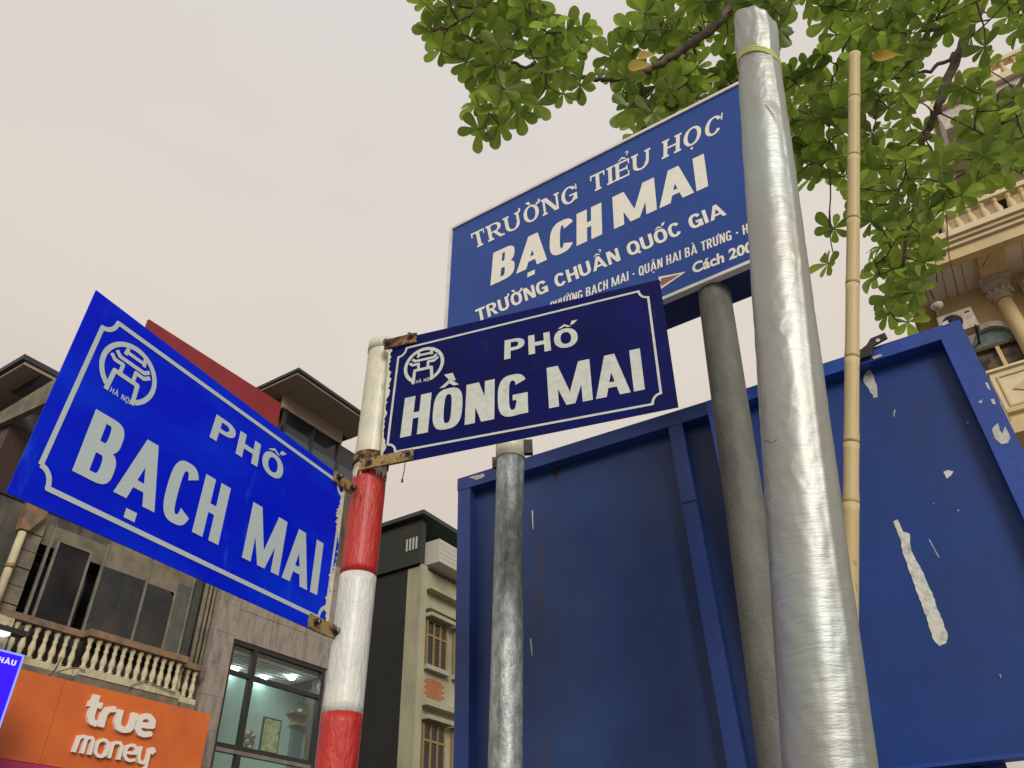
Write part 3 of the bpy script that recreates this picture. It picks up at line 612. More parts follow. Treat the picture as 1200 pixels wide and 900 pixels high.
for k in range(14):
    t = k * 2 * pi / 14; mt_ = (m_leafB, mat('wreath_red', (.3, .03, .03), .7), m_white)[k % 3] if k < 3 else bpy.data.materials[('leaf_dark_green', 'wreath_red', 'white_plaster')[k % 3]]
    rr = .13 if k % 2 else .09
    obj('flower', MB().lathe([(0, -.05), (.05, -.02), (.055, .02), (0, .05)], 7, L.P(wu + rr * cos(t), wz + rr * 1.3 * sin(t), -1.42)), mt_, wr)
sh = thing('shelf', L.P(wn_u1 - .6, 6, -2.3), 'small wall shelf carrying a green potted plant inside the shop window', 'shelf')
su_, sz_ = L.uz(352, 838, -1.3)
obj('board', L.B(su_ - .35, su_ + .25, sz_, sz_ + .05, -1.495, -1.2), m_rust_y, sh); obj('board', L.B(su_ - .2, su_ + .25, sz_ - .28, sz_ - .23, -1.495, -1.2), m_rust_y, sh); obj('support', L.B(su_ - .1, su_ + .2, sz_ - 1.5, sz_ - .28, -1.496, -1.35), mat('grey_blue_panel', (.10, .15, .17), .7), sh)
pt = thing('potted_plant', L.P(su_, sz_ + .05, -1.3), 'bushy green plant on the wall shelf inside the shop window', 'plant')
obj('pot', MB().lathe([(0, 0), (.06, 0), (.08, .1), (0, .1)], 10, L.P(su_, sz_ + .051, -1.33)), m_white, pt)
pf = MB()
for k in range(60):
    q = L.P(su_ + random.gauss(0, .11), sz_ + .26 + random.gauss(0, .07), -1.33 + random.gauss(0, .06)); r_ = np.random.RandomState(k).randn(3, 3) * .045
    pf.add([q, q + r_[0], q + r_[1]], [(0, 1, 2)])
obj('foliage', pf, m_leafA, pt)
# house B above with eaves, and red sign
hb = thing('town_house', L.P(6, 8, -3), 'tall house with brown soffit and dark roof eaves behind the white pole', 'house')
bu, bz = L.uz(350, 432, .9); 
# eaves are read at the outer edge, .9 m proud of the row's front
b2, bz2 = L.uz(425, 481, .9)
EZ = (bz + bz2) / 2; BW = L.uz(446, 495, .9)[0] - bu
obj('roof', L.B(bu, bu + BW, EZ - .10, EZ, -7, .9), m_roof, hb)
NB = 6; SW = (BW - .12) / NB
for i in range(NB):
    obj('soffit_board', L.B(bu + .06 + i * SW, bu + .06 + i * SW + SW - .01, EZ - .17 - .006 * (i % 2), EZ - .1, -.35, .82), m_soffit, hb)
for i in range(6): obj('soffit_board', L.B(bu + .06, bu + .67, EZ - .17, EZ - .1, -.36 - (i + 1) * .8, -.37 - i * .8), m_soffit, hb)
hw = MB(); L.box(hw, bu + .68, bu + BW - .6, 8, EZ - 1.25, -7, -.35); L.box(hw, bu + .68, bu + BW - .6, EZ - .5, EZ - .18, -7, -.35); L.box(hw, bu + .70, bu + BW - .62, EZ - 1.25, EZ - .5, -7, -.75); obj('wall', hw, m_plas, hb)
obj('fascia_beam', L.B(bu + .6, bu + BW - .5, EZ - .62, EZ - .172, -.35, -.22), m_soffit, hb)
for i in range(3): 
    ff = obj('window', L.B(bu + .72 + i * 1.15, bu + .80 + i * 1.15, EZ - 2.0, EZ - .62, -.34, -.2), m_bframe, hb)
    obj('pane', L.B(bu + .80 + i * 1.15, bu + 1.87 + i * 1.15, EZ - 1.3, EZ - .62, -.34, -.28), m_glassd, ff)
    obj('pane', L.B(bu + .80 + i * 1.15, bu + 1.87 + i * 1.15, EZ - 2.0, EZ - 1.32, -.34, -.26), mat('blue_grey_glass', (.05, .07, .095), .2) if i == 0 else bpy.data.materials['blue_grey_glass'], ff)
rs = thing('billboard', L.P(.5, 11.9, .1), 'dull red billboard on the roof, rising behind the bright blue sign', 'billboard')
ra = L.uz(173, 378, .1); rb = L.uz(330, 470, .1)
RT = (ra[1] + rb[1]) / 2
obj('panel', L.B(ra[0], rb[0], RT - 2.3, RT, .04, .12), m_redsign, rs)
for i in range(4): 
    uu_ = ra[0] + .1 + i * (rb[0] - ra[0] - .2) / 3; obj('post', L.B(uu_ - .04, uu_ + .04, 11.92, RT - .05, -.06, .03), m_dark, rs)

# ---------------------------------------------------------------- middle building down the street
Mf = Face(490, 700, 25, 31)
m_yel = mat('pale_yellow_wall', (0.40, 0.385, 0.255), 0.85, col2=(0.28, 0.27, 0.19), scale=1.2, lo=.4, hi=.7, stretch=(1, 1, .5))
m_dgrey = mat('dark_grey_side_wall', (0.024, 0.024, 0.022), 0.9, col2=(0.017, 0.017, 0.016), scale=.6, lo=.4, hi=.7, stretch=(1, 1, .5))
m_dgreen = mat('dark_green_sheet', (0.035, 0.055, 0.045), 0.8, col2=(0.05, 0.06, 0.05), scale=1)
m_tile = mat('white_tile', (0.5, 0.48, 0.42), .5)
m_brick = mat('orange_brick', (0.42, 0.17, 0.08), .8, col2=(.33, .13, .07), scale=5)
mid = thing('apartment_building', Mf.P(2, 0, -4), 'narrow pale yellow building with dark side wall left of the blue panels', 'building')
obj('side_wall', Mf.B(0, .1, 0, 12.2, -14, -.5), m_dgrey, mid)
fw_ = MB(); Mf.box(fw_, 0, 3.6, 0, 12.15, -.5, 0); obj('wall', fw_, m_yel, mid)
obj('wall_core', Mf.B(.1, 3.6, 0, 12.1, -14, -.5), m_dgrey, mid)
obj('corner_pilaster', Mf.B(-.02, .30, 0, 12.2, 0, .12), m_yel, mid)
for z, t in ((10.72, .14), (7.68, .16), (11.4, .1), (4.6, .15)): obj('ledge', Mf.B(.3, 3.6, z, z + t, 0, .3), m_yel, mid)
def mwin(u0, u1, z0, z1):
    f = obj('window', Mf.B(u0, u1, z0, z1, 0, .04), m_dark, mid)
    n = 3; d = (u1 - u0) / n
    for i in range(n + 1): obj('frame_bar', Mf.B(u0 + i * d - .035, u0 + i * d + .035, z0, z1, .04, .09), m_rust_y, f)
    obj('frame_bar', Mf.B(u0, u1, z1 - .5, z1 - .43, .04, .088), m_rust_y, f)
    for i in range(n): obj('pane', Mf.B(u0 + i * d + .035, u0 + (i + 1) * d - .035, z0 + .03, z1 - .03, .04, .055), m_glassd, f)
    obj('sill', Mf.B(u0 - .08, u1 + .08, z0 - .14, z0, 0, .2), mat('pale_sill', (.35, .36, .28), .8) if 'pale_sill' not in bpy.data.materials else bpy.data.materials['pale_sill'], f)
    obj('hood', Mf.B(u0 - .15, u1 + .15, z1 + .08, z1 + .2, 0, .35), m_yel, f)
mwin(.48, 1.55, 8.95, 10.4); mwin(.48, 1.55, 5.6, 7.2); mwin(2.0, 3.1, 8.95, 10.4); mwin(2.0, 3.1, 5.6, 7.2); mwin(.48, 1.55, 2.2, 3.9)
for i in range(7):
    for j in range(3 + (i % 2)): obj('brick', Mf.B(.62 + (i % 2) * -.12 + j * .27, .62 + (i % 2) * -.12 + j * .27 + .255, 8.02 + i * .085, 8.02 + i * .085 + .075, 0, .015), m_brick, mid)
# top: tiled parapet box, loggia, dark green roof house
tb = Mf.B(.35, 3.4, 12.3, 13.15, -1.2, .55); obj('parapet', tb, m_tile, mid)
for i in range(8):
    for j in range(5): obj('tile', Mf.B(.36 + i * .25 + (j % 2) * .08, .36 + i * .25 + (j % 2) * .08 + .235, 12.31 + j * .168, 12.31 + j * .168 + .155, .55, .565), m_tile, mid)
obj('loggia_back_wall', Mf.B(.3, 3.5, 11.5, 12.25, -1, -.6), m_dgrey, mid)  # dark grey wall at the back of the loggia
lat = MB()
for i in range(9): Mf.box(lat, .6 + i * .22, .63 + i * .22, 11.5, 12.28, -.1, -.06)
for j in range(4): Mf.box(lat, .5, 2.6, 11.62 + j * .17, 11.65 + j * .17, -.055, -.03)
obj('lattice', lat, m_tile, mid)
ru = Mf.uz(500, 604, .4)
obj('rooftop_room', Mf.B(.15, 3.6, 12.3, 13.95, -13, -1.2), m_dgreen, mid)
obj('rooftop_side', Mf.B(-.12, .14, 12.21, 13.9, -13, .1), mat('mottled_green_grey', (.03, .038, .03), .9, col2=(.045, .04, .03), scale=.8, lo=.5, hi=.6), mid)
obj('roof', Mf.poly([(-.35, 13.9), (3.9, 13.9), (3.9, 14.05), (-.35, 14.05)], -13.4, .35), m_dgreen, mid)
vb = MB()
for i in range(4): Mf.box(vb, -.16, -.13, 12.75, 13.2, -.1 - i * .14, -.04 - i * .14)
obj('vent_bars', vb, m_tile, mid)

# ---------------------------------------------------------------- right colonial building
Rf = Face(1100, 280, 16, 121)
m_rend = mat('ochre_render', (0.66, 0.51, 0.27), 0.85, col2=(0.54, 0.43, 0.25), scale=1.4, lo=.4, hi=.7, bump=.3, bscale=30, col3=(0.16, 0.13, 0.09), scale3=3, lo3=.6, hi3=.78, stretch3=(1, 1, .4))
m_rend2 = mat('cream_render', (0.72, 0.62, 0.40), 0.85, col2=(0.60, 0.52, 0.35), scale=2, lo=.4, hi=.7)
m_ceil = mat('pale_soffit', (0.80, 0.73, 0.65), 0.85, col2=(0.68, 0.61, 0.54), scale=1.2, lo=.4, hi=.7)
m_plaster = mat('plaster_ornament', (0.60, 0.54, 0.47), .8, col2=(.42, .37, .31), scale=10)
m_wine = mat('shaded_loggia_wine', (0.030, 0.012, 0.012), 0.7)  # maroon wall with the loggia's dark interior painted into its colour
col = thing('colonial_building', Rf.P(3, 0, -4), 'ochre colonial building with balustrades and arched window at the right edge', 'building')
UL = -1.0; BK = -1.75
obj('wall', (lambda m: (Rf.box(m, UL + .5, 9, 0, 11.6, -9, BK), Rf.box(m, UL + .5, -.1, 11.6, 14.1, -9, BK), Rf.box(m, .95, 9, 11.6, 14.1, -9, BK), Rf.box(m, -.1, .95, 12.75, 14.1, -9, BK), Rf.box(m, -.1, .95, 11.6, 12.75, -9, BK - .5), m)[-1])(MB()), m_rend, col)
# soffit boards of the terrace
for i in range(9): obj('soffit_board', Rf.B(UL + i * .42, UL + i * .42 + .405, 14.1, 14.16, BK, -.24), m_ceil, col)
obj('terrace_beam', Rf.B(UL, 9, 13.8, 14.10, -.24, 0), m_rend, col)
obj('cornice', Rf.B(UL - .05, 9, 14.10, 14.2, -.24, .08), m_rend2, col); obj('cornice', Rf.B(UL - .1, 9, 14.2, 14.30, -.24, .15), m_rend, col); obj('cornice', Rf.B(UL - .14, 9, 14.30, 14.46, -.26, .22), m_rend2, col)
obj('terrace_slab', Rf.B(UL, 9, 14.162, 14.3, -9, -.25), m_rend, col)
prof2 = [(.05, 0), (.085, 0), (.085, .06), (.05, .08), (.095, .22), (.06, .36), (.045, .46), (.08, .49), (.08, .55), (.04, .55)]
me_b2 = mesh_of(MB().lathe(prof2, 10), 'baluster', m_rend)
for i in range(22): inst('baluster', me_b2, col, Rf.P(-.85 + i * .27, 14.46, .02), Rf.rz)
obj('balustrade_rail', Rf.B(UL - .05, 9, 15.01, 15.13, -.1, .14), m_rend2, col)
# upper storey
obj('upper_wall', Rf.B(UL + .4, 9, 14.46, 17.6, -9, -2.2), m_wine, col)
for u in (2.3, 4.6, 6.9): obj('upper_pier', Rf.B(u - .22, u + .22, 14.46, 17.6, -2.19, -1.8), m_rend, col)
obj('upper_window', Rf.B(.6, 1.7, 14.9, 17.2, -2.19, -2.1), m_rend2, col)
obj('upper_beam', Rf.B(1.2, 9, 17.6, 18.3, -9, .1), m_plaster, col); obj('upper_cornice', Rf.B(1.1, 9, 18.3, 18.5, -9, .25), m_rend2, col)
for i in range(14): inst('baluster', me_b2, col, Rf.P(1.3 + i * .27, 18.5, .02), Rf.rz)
obj('balustrade_rail', Rf.B(1.1, 9, 19.05, 19.17, -.1, .14), m_rend2, col)
# engaged column with capital, below the terrace ceiling
cu, cz = Rf.uz(1171, 340, BK + .25)
def ccol(u, w=.17):
    obj('column_shaft', MB().lathe([(w * 1.05, 0), (w, 1.5), (w * .92, 3.35)], 18, Rf.P(u, cz - .25 - 3.4, BK + .2)), m_rend, col)
    cp = MB()
    cp.lathe([(w * .95, 0), (w * 1.2, .03), (w * .98, .07), (w * 1.0, .12), (w * 1.45, .22), (w * 1.1, .24), (w * 1.25, .32), (w * 1.8, .44), (w * 1.7, .47)], 18, Rf.P(u, cz - .28, BK + .2))
    for k in range(10):
        t = 2 * pi * k / 10; q = Rf.P(u + w * 1.35 * cos(t), cz - .05, BK + .2 + w * 1.35 * sin(t)); cp.lathe([(0, -.09), (.05, -.04), (.055, .05), (0, .1)], 6, q)
    Rf.box(cp, u - w * 1.9, u + w * 1.9, cz + .19, cz + .27, BK + .01, BK + .55)
    obj('column_capital', cp, m_plaster, col)
ccol(cu)
obj('pilaster_block', Rf.B(cu - .26, cu + .30, cz + .272, 14.1, BK + .001, -.242), m_rend, col)
obj('wall_pier', Rf.B(cu + .42, cu + 1.6, 9, 13.75, BK, BK + .18), m_rend, col)
obj('frieze_panel', Rf.B(cu + .5, cu + 2.4, 13.2, 13.7, BK + .18, BK + .26), m_ceil, col)
# arched window
au, azz = Rf.uz(1166, 402, BK + .1); ar = .44
arch = MB(); vs_ = []; n = 16
for k in range(n + 1):
    t = pi * k / n
    for rr, oo_ in ((ar, BK), (ar, BK + .16), (ar + .13, BK + .16), (ar + .13, BK)): vs_.append(Rf.P(au + rr * cos(t), azz + rr * sin(t), oo_))
arch.add(vs_, [(k * 4 + j, k * 4 + (j + 1) % 4, (k + 1) * 4 + (j + 1) % 4, (k + 1) * 4 + j) for k in range(n) for j in range(4)] + [(0, 1, 2, 3), (n * 4 + 3, n * 4 + 2, n * 4 + 1, n * 4)])
aw = obj('arched_window', Rf.B(au - ar - .02, au + ar + .02, azz - .10, azz - .02, BK, BK + .13), m_bark, col)
obj('arch_moulding', arch, m_plaster, aw)
fan = Rf.poly([(au + ar * cos(pi * k / 14), azz - .02 + ar * sin(pi * k / 14)) for k in range(15)], BK, BK + .03)
obj('fanlight', fan, mat('marbled_teal_glass', (.10, .19, .19), .25, col2=(.22, .26, .24), scale=9, lo=.4, hi=.65), aw)
obj('pane', Rf.B(au - ar, au + ar, azz - 1.4, azz - .10, BK, BK + .02), mat('brown_room_glass', (.12, .08, .035), .35, col2=(.02, .02, .02), scale=3.5, lo=.45, hi=.55), aw)
for x in (-ar - .06, .0, ar + .06): obj('jamb', Rf.B(au + x - .04, au + x + .04, azz - 1.5, azz - .1, BK + .02, BK + .12), m_rend, aw)
# lower parapet with framed panels
qu, qz = Rf.uz(1158, 437, .05)
obj('lower_parapet', Rf.B(qu, 9, qz - 1.25, qz, -.25, 0), m_rend2, col)
obj('parapet_coping', Rf.B(qu - .03, 9, qz, qz + .05, -.29, .06), m_rend2, col); obj('parapet_moulding', Rf.B(qu, 9, qz - 1.0, qz - .9, 0, .1), m_rend, col); obj('parapet_moulding', Rf.B(qu, 9, qz - 1.25, qz - 1.15, 0, .15), m_rend, col)
for j in range(2):
    u = qu + .1 + j * 1.55
    fr = MB(); Rf.box(fr, u, u + 1.35, qz - .15, qz - .11, 0, .03); Rf.box(fr, u, u + 1.35, qz - .84, qz - .80, 0, .03); Rf.box(fr, u, u + .04, qz - .80, qz - .15, 0, .031); Rf.box(fr, u + 1.31, u + 1.35, qz - .80, qz - .15, 0, .031)
    obj('panel_frame', fr, m_rend, col)
    c_ = (u + .67, qz - .48); obj('diamond', Rf.poly([(c_[0] - .5, c_[1]), (c_[0], c_[1] - .26), (c_[0] + .5, c_[1]), (c_[0], c_[1] + .26)], 0, .025), m_rend, col)
obj('lower_slab', Rf.B(qu - .1, 9, qz - 1.5, qz - 1.25, BK, .2), m_rend, col)
# air conditioner
acu, acz = Rf.uz(1122, 376, BK + .75)
ac = thing('air_conditioner', Rf.P(acu, acz - .3, BK + .5), 'dusty white air conditioner unit with round fan under the terrace ceiling', 'air conditioner')
obj('case', Rf.B(acu - .36, acu + .36, acz - .27, acz + .27, BK + .42, BK + .74), m_plaster, ac)
def disc(u, z, r, o0, o1, n=20): return Rf.poly([(u + r * cos(2 * pi * k / n), z + r * sin(2 * pi * k / n)) for k in range(n)], o0, o1)
obj('fan_grille', disc(acu - .1, acz, .21, BK + .74, BK + .755), m_dark, ac)
for k in range(8):
    t = k * pi / 8; o = MB().tube([Rf.P(acu - .1 - .2 * cos(t), acz - .2 * sin(t), BK + .765), Rf.P(acu - .1 + .2 * cos(t), acz + .2 * sin(t), BK + .765)], .005, 5); obj('grille_bar', o, m_bframe, ac)
obj('badge', Rf.B(acu + .2, acu + .3, acz + .14, acz + .18, BK + .74, BK + .745), m_dark, ac)
obj('bracket', (lambda m: (Rf.box(m, acu - .3, acu - .26, acz - .32, acz - .275, BK, BK + .8), Rf.box(m, acu + .26, acu + .3, acz - .32, acz - .275, BK, BK + .8), m)[-1])(MB()), m_dark, ac)
# hanging globe lamp
lo_ = BK + 1.0; lu, lz = Rf.uz(1098, 358, lo_)
gl = thing('ceiling_lamp', Rf.P(lu, 13.5, lo_), 'unlit round white glass lamp hanging from the terrace ceiling', 'lamp')
obj('globe', MB().lathe([(0.001, -.13), (.08, -.11), (.13, -.04), (.14, .03), (.10, .09), (.04, .12)], 16, Rf.P(lu, lz, lo_)), m_plaster, gl)
obj('rim', MB().lathe([(.142, .02), (.15, .035), (.142, .05)], 16, Rf.P(lu, lz, lo_)), m_dark, gl)
obj('stem', MB().tube([Rf.P(lu, lz + .1, lo_), Rf.P(lu, 14.09, lo_)], .012, 6), m_dark, gl); obj('canopy', MB().lathe([(.001, 0), (.05, 0), (.04, .05), (0, .06)], 10, Rf.P(lu, 14.04, lo_)), m_dark, gl)
# hanging cables under the soffit
for i, (a, b, c) in enumerate(((( 1106, 205), (1112, 300), (1123, 346)), ((1160, 296), (1152, 312), (1158, 300)), ((1090, 283), (1096, 300), (1098, 330)), ((1062, 335), (1070, 370), (1082, 398)))):
    pth = [Rf.P(*Rf.uz(*q, .25), .25) for q in (a, b, c)]
    tag(obj('cable', MB().tube(pth, .012, 5), m_dark), ('long thin dark cable hanging across the terrace beam', 'short looped cable by the column block', 'thin cable hanging above the globe lamp', 'leftmost thin cable hanging below the beam corner')[i], 'cable', 'cables hanging from the ochre building')

# ================================================================ FENCE AND BOARD
Fc = Face(537, 558, 2.6, 118.5)
fence = thing('steel_panel_fence', Fc.P(.6, 0.12, 0), 'tall blue painted steel panel fence behind the galvanised pole', 'fence')
TP = Fc.uz(537, 558)[1]; ML, MR = Fc.uz(781, 489)[0], Fc.uz(797, 485)[0]
TP2 = Fc.uz(781, 489)[1]; TPm = (TP + TP2) / 2; xe = Fc.uz(985, 430)[0]
fl_w = .055; rec = -.045
obj('sheet', Fc.B(fl_w, ML, .2, TPm - .05, rec - .003, rec), m_blue, fence); obj('sheet', Fc.B(MR, xe, .2, TPm - .05, rec - .003, rec), m_blue, fence)
obj('stile', Fc.B(0, fl_w, .12, TPm - .052, rec - .01, 0), m_blue_f, fence); obj('stile', Fc.B(ML, MR, .12, TPm - .052, rec - .01, .0), m_blue_f, fence); obj('stile', Fc.B(xe, xe + .05, .12, TPm - .052, rec - .01, 0), m_blue_f, fence)
obj('top_rail', Fc.B(-.002, xe + .052, TPm - .052, TPm, rec - .012, .002), m_blue_f, fence); obj('bottom_rail', Fc.B(fl_w, xe, .2, .26, rec - .012, -.002), m_blue_f, fence)
u, z = Fc.uz(797, 590); obj('weld', Fc.B(ML - .001, MR + .004, z - .003, z + .003, 0, .003), m_blue, fence)
def blob(face, pxs, off0, off1, mt, parent, name, jag=0.0):
    pts = []
    for (a, b) in zip(pxs, pxs[1:] + pxs[:1]):
        n_ = max(1, int(math.hypot(b[0] - a[0], b[1] - a[1]) / 4)) if jag else 1
        for k in range(n_): pts.append((a[0] + (b[0] - a[0]) * k / n_ + random.uniform(-jag, jag), a[1] + (b[1] - a[1]) * k / n_ + random.uniform(-jag, jag)))
    uv = [face.uz(x, y, off1) for x, y in pts]
    mb = MB(); print_on(lambda X, Y, o: face.P(X, Y, o), [uv], mb, (off0, off1)); return obj(name, mb, mt, parent)
blob(Fc, [(643, 543), (660, 539), (655, 553), (651, 563), (647, 552)], rec, rec + .001, m_dark, fence, 'rust_stain', .8)
blob(Fc, [(549, 559), (566, 555), (569, 558), (558, 562)], .003, .004, m_chip, fence, 'paint_chip', .5)
for a, b in (((623, 598), (625, 620)), ((621, 748), (624, 768))): blob(Fc, [a, (a[0] + 1.5, a[1]), b, (b[0] - 1, b[1])], rec, rec + .001, m_chip, fence, 'scratch')
# bright blue board on the right
Bf = Face(1123, 373, 2.12, 119.5)
board = thing('steel_board', Bf.P(-.4, 1.9, 0), 'bright blue framed steel board with chipped paint on the right', 'board')
ru_, rz_ = Bf.uz(1124, 374); l0 = Bf.uz(985, 428)[0] - .42; zB = Bf.uz(1080, 900)[1]; RW = Bf.uz(1124, 374)[0] - Bf.uz(1096, 383)[0]
tr_h = rz_ - Bf.uz(1124, 392)[1] + .012; tr_h = .045
obj('sheet', Bf.B(l0 + .02, ru_ - RW, zB + .008, rz_ - tr_h, -.05, -.047), m_blue_b, board)
# stile and rail meet in a mitre
obj('stile', Bf.poly([(ru_, rz_), (ru_ - RW, rz_ - tr_h), (ru_ - RW, zB), (ru_, zB)], -.055, 0), m_blue_bf, board)
obj('top_rail', Bf.poly([(ru_ - .001, rz_ + .0), (l0, rz_), (l0, rz_ - tr_h), (ru_ - RW - .001, rz_ - tr_h)], -.055, -.002), m_blue_bf, board)
obj('bottom_rail', Bf.B(l0, ru_ - RW, zB, zB + .008, -.055, -.003), m_blue_bf, board); obj('stile', Bf.B(l0, l0 + .03, zB + .008, rz_ - tr_h, -.055, -.003), m_blue_bf, board)
for u in (l0 + .02, ru_ - .05): obj('support_post', MB().tube([Bf.P(u, .12, -.085), Bf.P(u, rz_ - .05, -.085)], .025, 10), m_blue_f, board)
Z1 = -.047; 
blob(Bf, [(1047, 611), (1052, 608), (1058, 622), (1066, 626), (1068, 645), (1080, 668), (1092, 695), (1104, 726), (1111, 745), (1109, 754), (1101, 757), (1094, 750), (1088, 730), (1078, 702), (1068, 675), (1058, 648), (1055, 632)], Z1, Z1 + .0015, m_smear, board, 'paint_smear', .7)
blob(Bf, [(1013, 438), (1020, 433), (1024, 440), (1028, 455), (1029, 465), (1024, 466), (1018, 455), (1012, 447)], Z1, Z1 + .001, m_chip, board, 'paint_chip', .8)
blob(Bf, [(1106, 553), (1111, 551), (1118, 553), (1114, 558), (1109, 561)], Z1, Z1 + .001, m_smear, board, 'paint_chip', .5)
blob(Bf, [(1162, 503), (1169, 496), (1174, 508), (1178, 499), (1184, 512), (1181, 519), (1174, 521), (1166, 513)], 0, .001, m_chip, board, 'paint_chip', .6)
blob(Bf, [(1154, 448), (1158, 449), (1161, 458), (1157, 455)], 0, .001, m_chip, board, 'paint_chip', .2)
blob(Bf, [(1146, 471), (1151, 468), (1150, 473)], 0, .001, m_chip, board, 'paint_chip', .1)
blob(Bf, [(1161, 468), (1165, 467), (1167, 474), (1163, 473)], 0, .001, m_chip, board, 'paint_chip', .1)
blob(Bf, [(1103, 379), (1110, 375), (1112, 379), (1105, 382)], 0, .001, m_chip, board, 'paint_chip', .2)
blob(Bf, [(1022, 418), (1032, 415), (1034, 417), (1024, 421)], 0, .001, m_chip, board, 'paint_chip', .2)
for a, b in (((1088, 632), (1100, 653)), ((1048, 480), (1047, 488)), ((1171, 790), (1173, 794))):
    blob(Bf, [a, (a[0] + 1.2, a[1]), (b[0] + .8, b[1]), (b[0], b[1] + .5)], Z1, Z1 + .001, m_chip, board, 'scratch')
for cx, cy, r in ((1123, 598, 1.1), (1134, 495, 1.3), (1094, 590, .7)):
    blob(Bf, [(cx + r * cos(t), cy + r * sin(t)) for t in (0, 1.2, 2.4, 3.6, 4.9)], Z1, Z1 + .001, m_chip, board, 'paint_chip')
# lug with hole on the top rail
lug = Bf.poly([Bf.uz(x, y, .01) for x, y in ((1004, 412), (1010, 409), (1016, 404), (1020, 397), (1037, 390), (1040, 396), (1024, 405), (1022, 416), (1004, 422))], .004, .012)
lg = obj('lug', lug, m_dark, board)
hu, hz = Bf.uz(1029, 399, .012); obj('bolt_hole', (lambda m: (m.add([Bf.P(hu + .006 * cos(t * pi / 5), hz + .006 * sin(t * pi / 5), .0135) for t in range(10)], [tuple(range(10))]), m)[-1])(MB()), m_white, lg)

# ================================================================ POLES AND SIGNS
def lerp(a, b, t): return a + (b - a) * t
def axis(px0, px1, D0, D1, z0=None):
    A = at_dist(*px0, D0); B = at_dist(*px1, D1)          # A is the lower one
    if z0 is not None: A = A + (B - A) * (z0 - A[2]) / (B[2] - A[2])
    return A, B
# red and white pole
PD = 1.83
A, B = axis((394, 900), (450.5, 405), PD, PD - .01, .12)
at = lambda z: A + (B - A) * (z - A[2]) / (B[2] - A[2])
def zof(px, py):
    a, b = None, None
    best = min(np.linspace(.2, B[2], 1200), key=lambda z: abs((lambda c: 450 - F * c[1] / c[2])(R.T @ (at(z) - C0)) - py)); return best
pr = .0445
sp = thing('sign_pole', A, 'red and white banded steel pole carrying both street name signs', 'pole')
zs = [.12, zof(0, 838), zof(0, 676), zof(0, 556), B[2]]
def sect(z0, z1, mt, name, r):
    n = max(2, int((z1 - z0) / .02)); rs = [r * (1 + .006 * random.uniform(-1, 1)) for _ in range(n + 1)]
    return obj(name, MB().tube([at(lerp(z0, z1, i / n)) for i in range(n + 1)], rs, 28, True), mt, sp)
sect(.12, .5, m_red, 'red_band', pr + .0003); sect(.5, .82, m_pwhite, 'white_band', pr); sect(.82, 1.2, m_red, 'red_band', pr + .0003); sect(1.2, 1.5, m_pwhite, 'white_band', pr); 
if zs[1] > 1.5: sect(1.5, zs[1], m_red, 'red_band', pr + .0003)
sect(zs[1], zs[2], m_pwhite, 'white_band', pr); sect(zs[2], zs[3], m_red, 'red_band', pr + .0003); sect(zs[3], zs[4], m_pcream, 'white_band', pr)
cpz = B[2]; obj('cap', MB().tube([at(cpz - .035), at(cpz), at(cpz + .006)], [pr + .002, pr + .002, pr - .006], 28), m_pcream, sp)
# ragged edge where the cream paint drips over the red
dr = MB()
ax = (B - A) / np.linalg.norm(B - A); e1 = np.cross(ax, [0, 1, 0]); e1 /= np.linalg.norm(e1); e2 = np.cross(ax, e1)
nn_ = 72; top_ = []; bot_ = []
for k in range(nn_):
    t = 2 * pi * k / nn_; rad = (e1 * cos(t) + e2 * sin(t)) * (pr + .0012); top_.append(at(zs[3] + .004) + rad); bot_.append(at(zs[3] - .006 - .022 * random.random() ** 2) + rad)
dr.add(top_ + bot_, [(k, (k + 1) % nn_, (k + 1) % nn_ + nn_, k + nn_) for k in range(nn_)], True); obj('paint_drips', dr, m_pcream, sp)

# street name sign one (bright, left)
B1 = Board([(113, 340), (406, 563), (383, 746), (8, 577)], (-0.591, 1.362, 2.369), 23.54, 2.55)
s1 = thing('street_name_sign', B1.W(.5, 0), 'bright royal blue street sign reading PHO BACH MAI, left of the pole', 'street sign')
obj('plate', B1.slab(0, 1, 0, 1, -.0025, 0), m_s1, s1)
q1 = [(.037, .078), (.978, .078), (.985, .945), (.045, .922)]
obj('border_line', B1.line(notched(q1, .030, .072), .0088), m_white1, s1)
B1.text('BẠCH', [(.10, .187), (.52, .19), (.518, .495), (.10, .482)], m_white1, s1, S=.235, Hh=.15, k=.92, e=2.9, gap=.09)
B1.text('MAI', [(.606, .19), (.928, .194), (.925, .505), (.606, .497)], m_white1, s1, S=.235, Hh=.15, k=.92, e=2.9, gap=.09)
B1.text('PHỐ', [(.409, .684), (.700, .700), (.692, .835), (.413, .825)], m_white1, s1, S=.24, Hh=.20, k=1.25, e=2.2, gap=.14, acc=1.2)
emblem(B1, (.143, .727), .078, .147, m_white1, s1)
